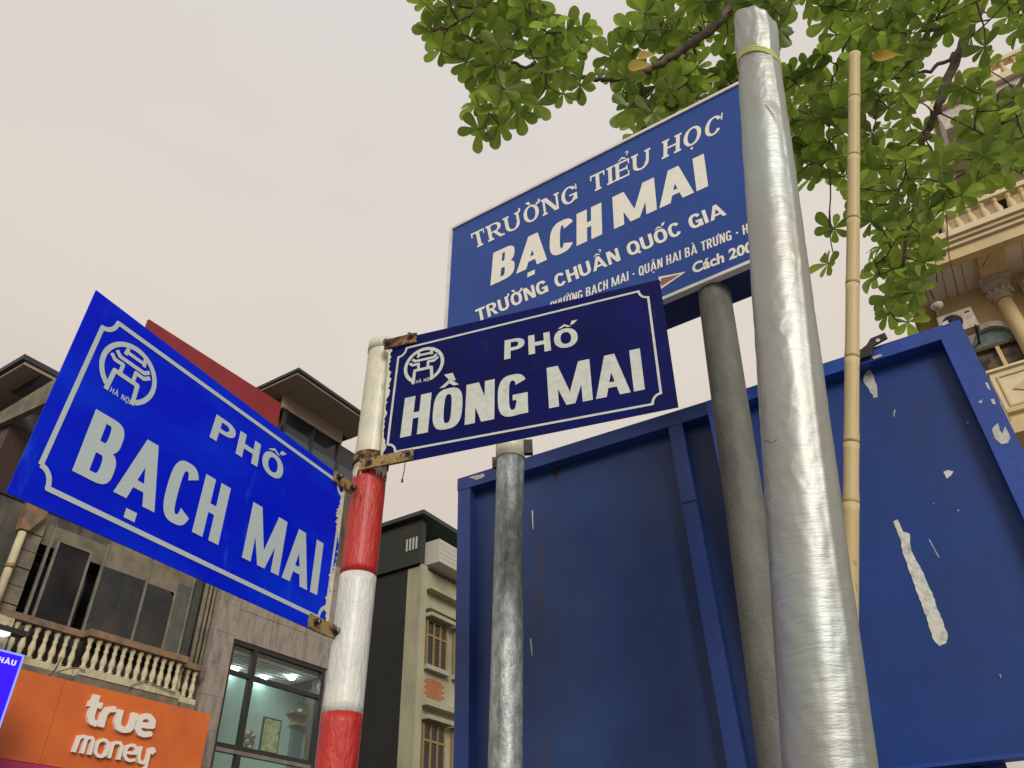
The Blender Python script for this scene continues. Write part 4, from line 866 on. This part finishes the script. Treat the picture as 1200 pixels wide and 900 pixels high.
# worn white strip beside the pole
pe = []
wk = 0; pe2 = []
for v in np.linspace(.03, .95, 90):
    wk = .8 * wk + random.uniform(-.006, .006); wd = max(.0, .014 + 1.6 * wk + .010 * sin(v * 9)) + (.006 if random.random() < .12 else 0)
    pe.append((.997, v)); pe2.append((.997 - wd, v))
mb = MB(); o_ = len(pe); mb.add([B1.W(u, v, .0016) for u, v in pe] + [B1.W(u, v, .0016) for u, v in pe2], [(i, i + 1, i + 1 + o_, i + o_) for i in range(o_ - 1)]); obj('peeling_edge', mb, m_pcream, s1)
def bracket(bd, pts, v0, v1, parent, mt, bolts, off=.003, th=.004):
    u0, u1 = pts
    b = obj('bracket', bd.slab(u0, u1, v0, v1, off - .0025, off + th), mt, parent)
    for (u, v, r) in bolts:
        c = bd.W(u, v, off + th); n_ = bd.n
        obj('bolt', MB().tube([c, c + n_ * .006], r, 6, smooth=False), m_bolt, b); obj('bolt', MB().tube([c + n_ * .006, c + n_ * .014], r * .55, 10), m_bolt, b)
    return b
bracket(B1, (.925, 1.03), .925, 1.0, s1, m_rust_y, [(.942, .965, .009), (1.022, .955, .011)])
bracket(B1, (.905, 1.03), .0, .075, s1, m_rust_y, [(.928, .04, .0085), (1.02, .04, .010)])
# street name sign two (navy, right), nearest point beside the pole
sc2 = 1.333
p2 = C0 + (np.array([0.017, 1.194, 2.502]) - C0) * sc2
B2 = Board([(457.7, 399.7), (773, 327.7), (795, 477), (446.7, 547)], p2, 108.2, 1.64)
s2 = thing('street_name_sign', B2.W(.5, 0), 'navy blue street sign reading PHO HONG MAI, right of the pole', 'street sign')
obj('plate', B2.slab(0, 1, 0, 1, -.0025, 0), m_s2, s2)
q2 = [(.018, .088), (.952, .055), (.953, .94), (.036, .905)]
obj('border_line', B2.line(notched(q2, .030, .065), .0062), m_white2, s2)
B2.text('HỒNG', [(.062, .186), (.514, .178), (.514, .486), (.072, .488)], m_white2, s2, S=.24, Hh=.15, k=.92, e=2.9, gap=.07)
B2.text('MAI', [(.585, .176), (.903, .17), (.903, .483), (.583, .485)], m_white2, s2, S=.24, Hh=.15, k=.92, e=2.9, gap=.07)
B2.text('PHỐ', [(.434, .625), (.700, .612), (.695, .765), (.437, .781)], m_white2, s2, S=.24, Hh=.20, k=1.25, e=2.2, gap=.14, acc=1.2)
emblem(B2, (.137, .725), .076, .148, m_white2, s2)
pe = []; wk = 0
for v in np.linspace(.02, .93, 50):
    wk = .75 * wk + random.uniform(-.006, .006); pe.append((max(-.003, .006 + 1.2 * wk + .006 * sin(v * 7)), v))
mb = MB(); mb.add([B2.W(u, v, .0016) for u, v in pe] + [B2.W(-.004, v, .0016) for u, v in pe], [(i, i + 1, i + 51, i + 50) for i in range(49)]); obj('peeling_edge', mb, m_pcream, s2)
bracket(B2, (-.02, .105), .93, 1.01, s2, m_rust, [(-.008, .975, .012), (.085, .985, .010)])
bk = bracket(B2, (-.075, .115), .00, .075, s2, m_rust_y, [(-.04, .04, .010), (.10, .045, .008)])
obj('band', MB().tube([at(zof(0, 549)), at(zof(0, 537))], pr + .004, 24), m_rust, bk)
obj('hanging_wire', MB().tube([B2.W(.09, .0, .006), B2.W(.088, -.06, .006), B2.W(.083, -.13, .006)], .0012, 6), m_dark, s2)
obj('wire_end', MB().tube([B2.W(.083, -.13, .006), B2.W(.0825, -.15, .006)], .0028, 8), m_dark, s2)

# school sign
sc3 = 1.333
p3 = C0 + (np.array([0.226, 1.447, 3.138]) - C0) * sc3
B3 = Board([(528.3, 267.7), (905, 77), (934, 286), (517, 462)], p3, 127.69, 1.68)
m_under = m_sch_back
s3 = thing('school_sign', B3.W(.75, 0), 'large mid blue school signboard with white lettering behind the navy street sign', 'signboard')
obj('panel', B3.slab(0.006, .972, 0.008, .992, -.012, 0), m_sch, s3)
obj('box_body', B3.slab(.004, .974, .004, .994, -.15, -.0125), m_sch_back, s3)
tw_u, tw_v = .008, .014
for n_, a in (('trim', (0, .978, -.001, tw_v)), ('trim', (0, .978, 1 - tw_v, 1.001)), ('trim', (-.001, tw_u, tw_v, 1 - tw_v)), ('trim', (.978 - tw_u, .979, tw_v, 1 - tw_v))):
    obj(n_, B3.slab(*a, -.02, .006), m_alu, s3)
B3.text('TRƯỜNG TIỂU HỌC', [(.087, .785), (.853, .767), (.862, .87), (.072, .893)], m_white3, s3, S=.21, Hh=.105, k=1.32, slab=True, e=2.1, gap=.10, acc=1.2)
B3.text('BẠCH', [(.151, .506), (.503, .502), (.503, .690), (.157, .70)], m_white3, s3, S=.275, Hh=.165, k=1.0, e=2.8, gap=.06)
B3.text('MAI', [(.538, .500), (.803, .495), (.799, .688), (.536, .690)], m_white3, s3, S=.275, Hh=.165, k=1.0, e=2.8, gap=.06)
B3.text('TRƯỜNG CHUẨN QUỐC GIA', [(.112, .325), (.843, .298), (.835, .376), (.102, .402)], m_white3, s3, S=.22, Hh=.18, k=1.12, e=2.3, gap=.09, acc=1.1)
B3.text('PHƯỜNG BẠCH MAI - QUẬN HAI BÀ TRƯNG - HÀ NỘI', [(.345, .199), (.958, .150), (.958, .200), (.345, .250)], m_white3, s3, S=.20, Hh=.14, k=.92, e=2.6, gap=.10)
def font_text(bd, s, u0, v0, h, u1, dv, mt, parent, bold=.02):
    cu_ = bpy.data.curves.new('t', 'FONT'); cu_.body = s; cu_.size = 1; cu_.offset = bold; cu_.resolution_u = 3
    to = bpy.data.objects.new('t', cu_); bpy.context.collection.objects.link(to)
    dg = bpy.context.evaluated_depsgraph_get(); me = bpy.data.meshes.new_from_object(to.evaluated_get(dg))
    vs_ = [v.co.copy() for v in me.vertices]; fs_ = [tuple(p.vertices) for p in me.polygons]
    xs = [v.x for v in vs_]; x0, x1 = min(xs), max(xs); caph = .70
    mb = MB(); mb.add([bd.W(u0 + (v.x - x0) / (x1 - x0) * (u1 - u0), v0 + v.y / caph * h + dv * (v.x - x0) / (x1 - x0), .0012) for v in vs_], fs_)
    bpy.data.objects.remove(to); bpy.data.curves.remove(cu_); bpy.data.meshes.remove(me); return obj('lettering', mb, mt, parent)
font_text(B3, 'Cách 200m', .744, .072, .052, .928, -.019, m_white3, s3, .035)['kind'] = 'stuff'
def uvpoly(bd, pts, mt, parent, name, off): 
    mb = MB(); print_on(lambda x, y, o: bd.W(x, y, off), [pts], mb); return obj(name, mb, mt, parent)
uvpoly(B3, [(.60, .082), (.655, .082), (.655, .060), (.728, .096), (.655, .130), (.655, .110), (.60, .110)], m_white3, s3, 'arrow_outline', .0012)
uvpoly(B3, [(.604, .088), (.661, .088), (.661, .074), (.712, .096), (.661, .117), (.661, .104), (.604, .104)], m_arrow, s3, 'arrow', .0016)
# its post
pu = B3.W(.83, 0, -.08)
Pd = math.hypot(pu[0], pu[1])
PT = at_dist(836, 333, Pd); PT[2] = pu[2] + .06
Pb = at_dist(917, 900, Pd * .985); Pb = Pb + (PT - Pb) * (.12 - Pb[2]) / (PT[2] - Pb[2])
obj('post', MB().tube([Pb + (PT - Pb) * i / 40 for i in range(41)], [.049 * (1 + .004 * random.uniform(-1, 1)) for _ in range(41)], 28), m_post, s3)

# galvanised pole in the middle
GD = 2.15
A, B = axis((592, 900), (598.3, 531), GD, GD, .12)
gp = thing('galvanised_pole', A, 'galvanised steel pole with clamped white collar, in the centre', 'pole')
gr = .0445
zt_ = B[2]
obj('tube', MB().tube([A + (B - A) * i / 30 for i in range(31)], gr, 32), m_galv, gp)
seam = MB().tube([A + np.array([-.0125, -gr + .0015, 0]), B + np.array([-.0125, -gr + .0015, 0])], .0022, 6); obj('weld_seam', seam, m_galv, gp)
U_ = (B - A) / np.linalg.norm(B - A)
obj('collar', MB().tube([B - U_ * .026, B + U_ * .06], gr + .0035, 32), m_pcream, gp)
obj('tube_end', MB().tube([B + U_ * .06, B + U_ * .26], gr - .001, 28), m_galv, gp)
rv_ = np.array([.97, -.2, 0]); 
obj('clamp_tab', MB().box(B + rv_ * (gr + .014) + U_ * .012, (.030, .02, .05), 0), m_dark, gp); obj('clamp_tab', MB().box(B - rv_ * (gr + .006) - U_ * .03, (.02, .02, .035), 0), m_rust, gp)

# silver foil wrapped pole
SD = 1.30
A, B = axis((972, 900), (885, 34), SD, SD, .12)
fp = thing('foil_wrapped_pole', A, 'thick leaning pole wrapped in crinkled silver foil, tied near the top', 'pole')
ax = (B - A) / np.linalg.norm(B - A); e1 = np.cross(ax, [0, 1, 0]); e1 /= np.linalg.norm(e1); e2 = np.cross(ax, e1)
Ln = np.linalg.norm(B - A); rs_ = np.random.RandomState(3); n1, n2 = 700, 110
ph = rs_.rand(40) * 6.28; fr1 = rs_.rand(40); fr2 = rs_.randint(1, 6, 40)
vs_ = []
from mathutils import noise as mn
for i in range(n1 + 1):
    t = i / n1; z = t * Ln; r0 = lerp(.0685, .0510, max(0, (t - .35) / .65)) if t > .35 else .0685
    c = A + ax * z
    for k in range(n2):
        a = 2 * pi * k / n2
        P_ = Vector((cos(a) * .9, sin(a) * .9, z * 6))
        w = .0008 * mn.noise(P_ * 1.1) + .0007 * mn.noise(Vector((cos(a) * 1.6, sin(a) * 1.6, z * 34 + sin(a * 2 + z * 3) * 1.6)))
        w += .0012 * abs(mn.noise(Vector((cos(a) * 2.2 + 5, sin(a) * 2.2, z * 12))))
        cr = mn.noise(Vector((cos(a) * 2.4 + z, sin(a) * 2.4, z * 20 + 1.4 * cos(a * 1.0 + z * 2)))); w += .0007 * max(0, 1 - abs(cr) * 7) ** 1.5 * max(0, .35 + mn.noise(Vector((cos(a), sin(a) + 7, z * 3))) * 2)
        if t > .955: w += .003 * (t - .955) / .045 * 2 * mn.noise(Vector((cos(a) * 3, sin(a) * 3, z * 14))) + .003 * (t - .955) / .045
        if abs(t - .952) < .012: w -= .004 * (1 - abs(t - .952) / .012)
        # long fold down the left-front side
        w += .0018 * math.exp(-((a - 2.0 - .1 * sin(z * 5)) / .10) ** 2)
        top_dz = max(0, t - .955) / .045 * (.035 * cos(a - .3) + .008 * mn.noise(Vector((cos(a) * 2, sin(a) * 2, 3))))
        vs_.append(c + (e1 * cos(a) + e2 * sin(a)) * (r0 + w) + ax * (top_dz - (0.0)))
fs_ = [(i * n2 + k, i * n2 + (k + 1) % n2, (i + 1) * n2 + (k + 1) % n2, (i + 1) * n2 + k) for i in range(n1) for k in range(n2)]
mb = MB(); mb.add(vs_, fs_, True); mb.f.append(tuple(n1 * n2 + k for k in range(n2))); mb.sm.append(False)
obj('foil', mb, m_foil, fp)
tz = Ln * .952
for j, dz in enumerate((0, .006, .011, .017)):
    pth = [A + ax * (tz + dz + .024 * cos(a * 2 * pi / 36 + .3)) + (e1 * cos(a * 2 * pi / 36) + e2 * sin(a * 2 * pi / 36)) * .0512 for a in range(37)]
    obj('tie', MB().tube(pth, .0022, 6), m_tie, fp)
# torn flap of foil below the tie
fc = at_dist(907, 124, SD - .055)
flap = MB(); 
for a_, b_ in ((0, 1),):
    pts = [at_dist(x, y, SD - d) for x, y, d in ((896, 119, .062), (902, 117, .064), (909, 120, .065), (914, 127, .064), (916, 136, .062), (911, 133, .060), (904, 127, .060))]
    flap.add(pts, [tuple(range(len(pts)))], False)
obj('torn_flap', flap, mat('white_foil_backing', (.75, .74, .70), .5), fp)
for (x, y) in ((897, 515), (907, 517)): pass
hk = [at_dist(896, 516, SD - .072), at_dist(904, 519, SD - .074), at_dist(911, 515, SD - .072)]; obj('wire_staple', MB().tube(hk, .0007, 5), m_dark, fp)

# bamboo pole
BD = 1.82
A, B = axis((996.5, 660), (1001.5, 64), BD, BD, .12)
bp = thing('bamboo_pole', A, 'slim dry bamboo pole standing between the foil wrapped pole and blue board', 'bamboo pole')
ax = (B - A); nodes_px = [116, 184, 258, 334, 420, 520, 590]
at2 = lambda z: A + ax * (z - A[2]) / ax[2]
def z2(py): return min(np.linspace(.2, B[2], 1500), key=lambda z: abs((lambda c: 450 - F * c[1] / c[2])(R.T @ (at2(z) - C0)) - py))
nz = sorted([.12, .45, .8, 1.15, 1.5] + [z2(p) for p in nodes_px] + [B[2]])
for a, b in zip(nz, nz[1:]):
    r0 = lerp(.0192, .0172, (a - .12) / B[2]); 
    obj('culm_section', MB().tube([at2(a), at2(a + .008), at2(a + .03), at2((a + b) / 2), at2(b - .02), at2(b)], [r0 * 1.04, r0 * 1.06, r0, r0 * .985, r0, r0 * 1.05], 18), m_bamboo, bp)
    if a > .2: obj('node', MB().tube([at2(a - .0013), at2(a + .0013)], r0 * 1.065, 18), m_node, bp)

# ================================================================ TREE
def inside(pt, poly):
    x, y = pt; c = False; j = len(poly) - 1
    for i in range(len(poly)):
        if (poly[i][1] > y) != (poly[j][1] > y) and x < (poly[j][0] - poly[i][0]) * (y - poly[i][1]) / (poly[j][1] - poly[i][1]) + poly[i][0]: c = not c
        j = i
    return c
TB = (5.6, 4.7, .12)
tree = thing('tree', TB, 'broad leaved green tree whose branches overhang the signs from the upper right', 'tree')
def bz_path(pts, D): return [at_depth(x, y, D if not isinstance(D, (list, tuple)) else D[i]) for i, (x, y) in enumerate(pts)]
fork = np.array([5.3, 4.6, 5.0])
trunk = smooth_path([TB, (5.55, 4.7, 1.5), (5.4, 4.75, 3.4), fork, (5.0, 4.4, 6.6), (4.6, 4.2, 7.8)])
obj('trunk', MB().tube(trunk, list(np.linspace(.22, .10, len(trunk))), 16), m_bark, tree)
branches = [
  ([fork, at_depth(1280, -120, 5.6), at_depth(1170, -50, 5.0), at_depth(1148, 5, 4.7), at_depth(1125, 60, 4.6), at_depth(1104, 112, 4.5), at_depth(1092, 145, 4.5), at_depth(1075, 186, 4.5), at_depth(1064, 240, 4.4), at_depth(1061, 300, 4.3), at_depth(1052, 340, 4.2)], .055, .006),
  ([at_depth(1125, 60, 4.6), at_depth(1090, 82, 4.6), at_depth(1050, 92, 4.6), at_depth(1003, 112, 4.5), at_depth(960, 128, 4.4), at_depth(935, 160, 4.4)], .014, .004),
  ([at_depth(1170, -50, 5.0), at_depth(1020, -110, 4.9), at_depth(900, -70, 4.6), at_depth(868, -15, 4.3), at_depth(852, 12, 4.2), at_depth(833, 36, 4.15), at_depth(798, 60, 4.1), at_depth(760, 82, 4.1), at_depth(726, 92, 4.1), at_depth(692, 92, 4.15), at_depth(640, 80, 4.2), at_depth(590, 70, 4.2), at_depth(540, 40, 4.2)], .05, .005),
  ([at_depth(802, 55, 4.1), at_depth(806, 80, 4.1), at_depth(800, 98, 4.1), at_depth(775, 108, 4.1), at_depth(748, 115, 4.1)], .012, .004),
  ([at_depth(820, 30, 4.15), at_depth(815, 60, 4.2), at_depth(806, 95, 4.3), at_depth(790, 130, 4.4)], .009, .004),
  ([at_depth(900, -70, 4.6), at_depth(700, -60, 4.4), at_depth(600, -20, 4.3), at_depth(545, 22, 4.25), at_depth(500, 35, 4.2)], .028, .004),
  ([at_depth(590, 70, 4.2), at_depth(580, 110, 4.15), at_depth(566, 150, 4.1)], .008, .003),
  ([at_depth(1020, -110, 4.9), at_depth(1016, -20, 4.7), at_depth(1010, 20, 4.6), at_depth(990, 60, 4.5), at_depth(975, 100, 4.5), at_depth(972, 200, 4.5), at_depth(975, 300, 4.4)], .016, .003),
  ([at_depth(1085, 0 - 40, 4.8), at_depth(1076, 10, 4.7), at_depth(1062, 45, 4.6), at_depth(1040, 75, 4.6)], .012, .004),
  ([at_depth(1280, -120, 5.6), at_depth(1240, 20, 5.2), at_depth(1190, 110, 4.9), at_depth(1160, 170, 4.8), at_depth(1110, 220, 4.7)], .03, .005),
  ([at_depth(1250, 120, 5.1), at_depth(1196, 180, 4.8), at_depth(1150, 200, 4.7)], .012, .004)]
bnodes = []
for pts, r0, r1 in branches:
    pth = smooth_path(pts, 7); n = len(pth)
    pth = [p + np.array([random.uniform(-1, 1) for _ in range(3)]) * .012 for p in pth]
    obj('branch', MB().tube(pth, [lerp(r0, r1, (i / (n - 1)) ** .7) for i in range(n)], 9), m_bark, tree); bnodes += pth[3:]
P1 = [(497, 2), (494, 34), (504, 52), (528, 66), (550, 82), (562, 105), (556, 128), (556, 150), (566, 158), (582, 150), (608, 132), (630, 120), (655, 116), (682, 108), (694, 94), (664, 82), (684, 58), (694, 50), (690, 28), (672, 22), (655, 40), (640, 20), (628, -10), (500, -30)]
P2 = [(745, 12), (760, 24), (745, 30), (728, 56), (712, 66), (716, 100), (735, 120), (740, 140), (728, 160), (760, 165), (880, 110), (880, -20), (806, -20), (800, 8), (826, 18), (800, 40), (788, 20), (770, -6)]
P3 = [(870, -40), (1240, -40), (1240, 215), (1190, 190), (1150, 222), (1120, 240), (1100, 272), (1090, 305), (1074, 345), (1064, 378), (1048, 380), (1028, 350), (1024, 305), (1026, 266), (1012, 248), (985, 215), (945, 215), (925, 195), (905, 120), (890, 60)]
P4 = [(974, 262), (984, 258), (984, 318), (974, 322), (966, 312), (968, 296)]
holes = [(1128, 68, 13), (1102, 84, 13), (1088, 128, 7), (1180, 55, 9), (1115, 158, 12), (1122, 132, 8), (940, 22, 9), (838, 62, 7), (612, 88, 8), (755, 62, 9), (925, 62, 8), (945, 42, 7), (1160, 28, 8), (985, 75, 6), (1130, 205, 8), (1186, 90, 10)]
cents = []
def fill(poly, step, tries):
    xs = [p[0] for p in poly]; ys = [p[1] for p in poly]
    for _ in range(tries):
        p = (random.uniform(min(xs), max(xs)), random.uniform(min(ys), max(ys)))
        if not inside(p, poly): continue
        if any(math.hypot(p[0] - h[0], p[1] - h[1]) < h[2] + 14 for h in holes): continue
        if any(math.hypot(p[0] - q[0], p[1] - q[1]) < step for q in cents): continue
        cents.append(p)
fill(P1, 15.5, 4000); fill(P2, 15.5, 4000); fill(P3, 16.5, 12000); fill(P4, 22, 300)
cents += [(561, 152)]
# one leaf: rounded obovate blade with a folded midrib, unit length
def leaf_mesh(name, mt, bend, fold):
    prof_ = [(0, .025), (.12, .05), (.28, .13), (.45, .19), (.62, .24), (.78, .255), (.90, .205), (.97, .11), (1.0, 0)]
    mb = MB(); vs_ = []
    for x, w in prof_:
        z = -bend * x * x
        vs_ += [(x, -w, z + fold * w), (x, 0, z), (x, w, z + fold * w)]
    fs_ = []
    for i in range(len(prof_) - 1):
        a = i * 3; fs_ += [(a, a + 3, a + 4, a + 1), (a + 1, a + 4, a + 5, a + 2)]
    mb.add(vs_, fs_, True); me = mesh_of(mb, name, mt); set_uv(me, [v[:2] for v in vs_]); return mb, me
LV = [leaf_mesh('leaf', m, b, f) for m, b, f in ((m_leafA, .18, .35), (m_leafB, .10, .25), (m_leafC, .26, .45), (m_leafA, .05, .3), (m_leafB, .3, .5), (m_leafC, .12, .2), (m_leafY, .2, .3))]
leaves = []; twigs = MB()
BN = np.array(bnodes); fw3 = R.T[2]
camdir = R @ np.array([0, 0, 1.0])
done = []
rnd = random.Random(11)
cents.sort(key=lambda p: rnd.random())
for ci, (x, y) in enumerate(cents):
    if x < 720: Z = rnd.uniform(3.95, 4.45)
    elif x < 880: Z = rnd.uniform(4.0, 4.6)
    else: Z = rnd.uniform(4.0, 4.9)
    if x > 950 and y > 300: Z = rnd.uniform(4.0, 4.5)
    c = at_depth(x, y, Z)
    j = np.argmin(((BN - c) ** 2).sum(1)); s_ = BN[j]; dvec = c - s_; ln = np.linalg.norm(dvec)
    mid_ = (s_ + c) / 2 + np.array([rnd.uniform(-.05, .05), rnd.uniform(-.05, .05), rnd.uniform(-.06, .02)]) * min(1, ln * 2)
    if ln > .03:
        pth = smooth_path([s_, mid_, c], 5); twigs.tube(pth, list(np.linspace(.0055, .0028, len(pth))), 5)
        if ln < .5: BN = np.vstack([BN, mid_[None], (mid_ * .4 + c * .6)[None]])
    up = Vector((rnd.gauss(0, .35), rnd.gauss(0, .35), 1)) * .9 + Vector(dvec / (ln + .05)) * .5 + Vector(camdir) * rnd.uniform(.25, .95)
    up.normalize()
    n_l = rnd.randint(6, 9); a0 = rnd.uniform(0, 6.28)
    tone = rnd.choice((0, 0, 1, 1, 2, 3, 4, 5))
    for k in range(n_l):
        a = a0 + 2 * pi * k / n_l + rnd.uniform(-.25, .25)
        e = rnd.uniform(-.15, .55)           # lift of the leaf over the rosette plane
        q = up.to_track_quat('Z', 'Y') @ Matrix.Rotation(a, 3, 'Z').to_quaternion() @ Matrix.Rotation(-e, 3, 'Y').to_quaternion() @ Matrix.Rotation(rnd.uniform(-.45, .45), 3, 'X').to_quaternion()
        s_l = rnd.uniform(.085, .168) * Z / 4.2 * (.78 if x > 880 else .82)
        vi = tone if rnd.random() < .55 else rnd.choice((0, 1, 2, 3, 4, 5))
        leaves.append((Vector(c), q, s_l, vi, Z))
for (x, y, Z, l_) in ((1063, 60, 4.0, .13), (773, 72, 3.95, .12), (777, 60, 3.95, .09)):
    c = at_depth(x - 9, y + 4, Z); q = Matrix(((R[0][0], R[0][1], R[0][2]), (R[1][0], R[1][1], R[1][2]), (R[2][0], R[2][1], R[2][2]))).to_quaternion()
    leaves.append((Vector(c), q, l_, 6, 3.0))
obj('twigs', twigs, m_bark, tree, kind='stuff')
# largest in the picture first: 300 individual leaves, the rest one joined part per tone
leaves.sort(key=lambda l: -(l[2] / l[4]))
for c, q, s_l, vi, Z in leaves[:300]: inst('leaf', LV[vi][1], tree, c, scale=(s_l,) * 3, rot=q)
rest = [MB() for _ in range(3)]; mats3 = (m_leafA, m_leafB, m_leafC)
grp = {0: 0, 3: 0, 1: 1, 4: 1, 2: 2, 5: 2, 6: 0}
allm = MB(); midx = []; auv = []
for c, q, s_l, vi, Z in leaves[300:]:
    mb = LV[vi][0]; allm.add([tuple(c + q @ (Vector(v) * s_l)) for v in mb.v], mb.f, True); midx += [grp[vi]] * len(mb.f); auv += [v[:2] for v in mb.v]
o = obj('foliage', allm, m_leafA, tree, kind='stuff'); o.data.materials.append(m_leafB); o.data.materials.append(m_leafC); o.data.polygons.foreach_set('material_index', midx); set_uv(o.data, auv)
print('leaves', len(leaves), 'centres', len(cents))
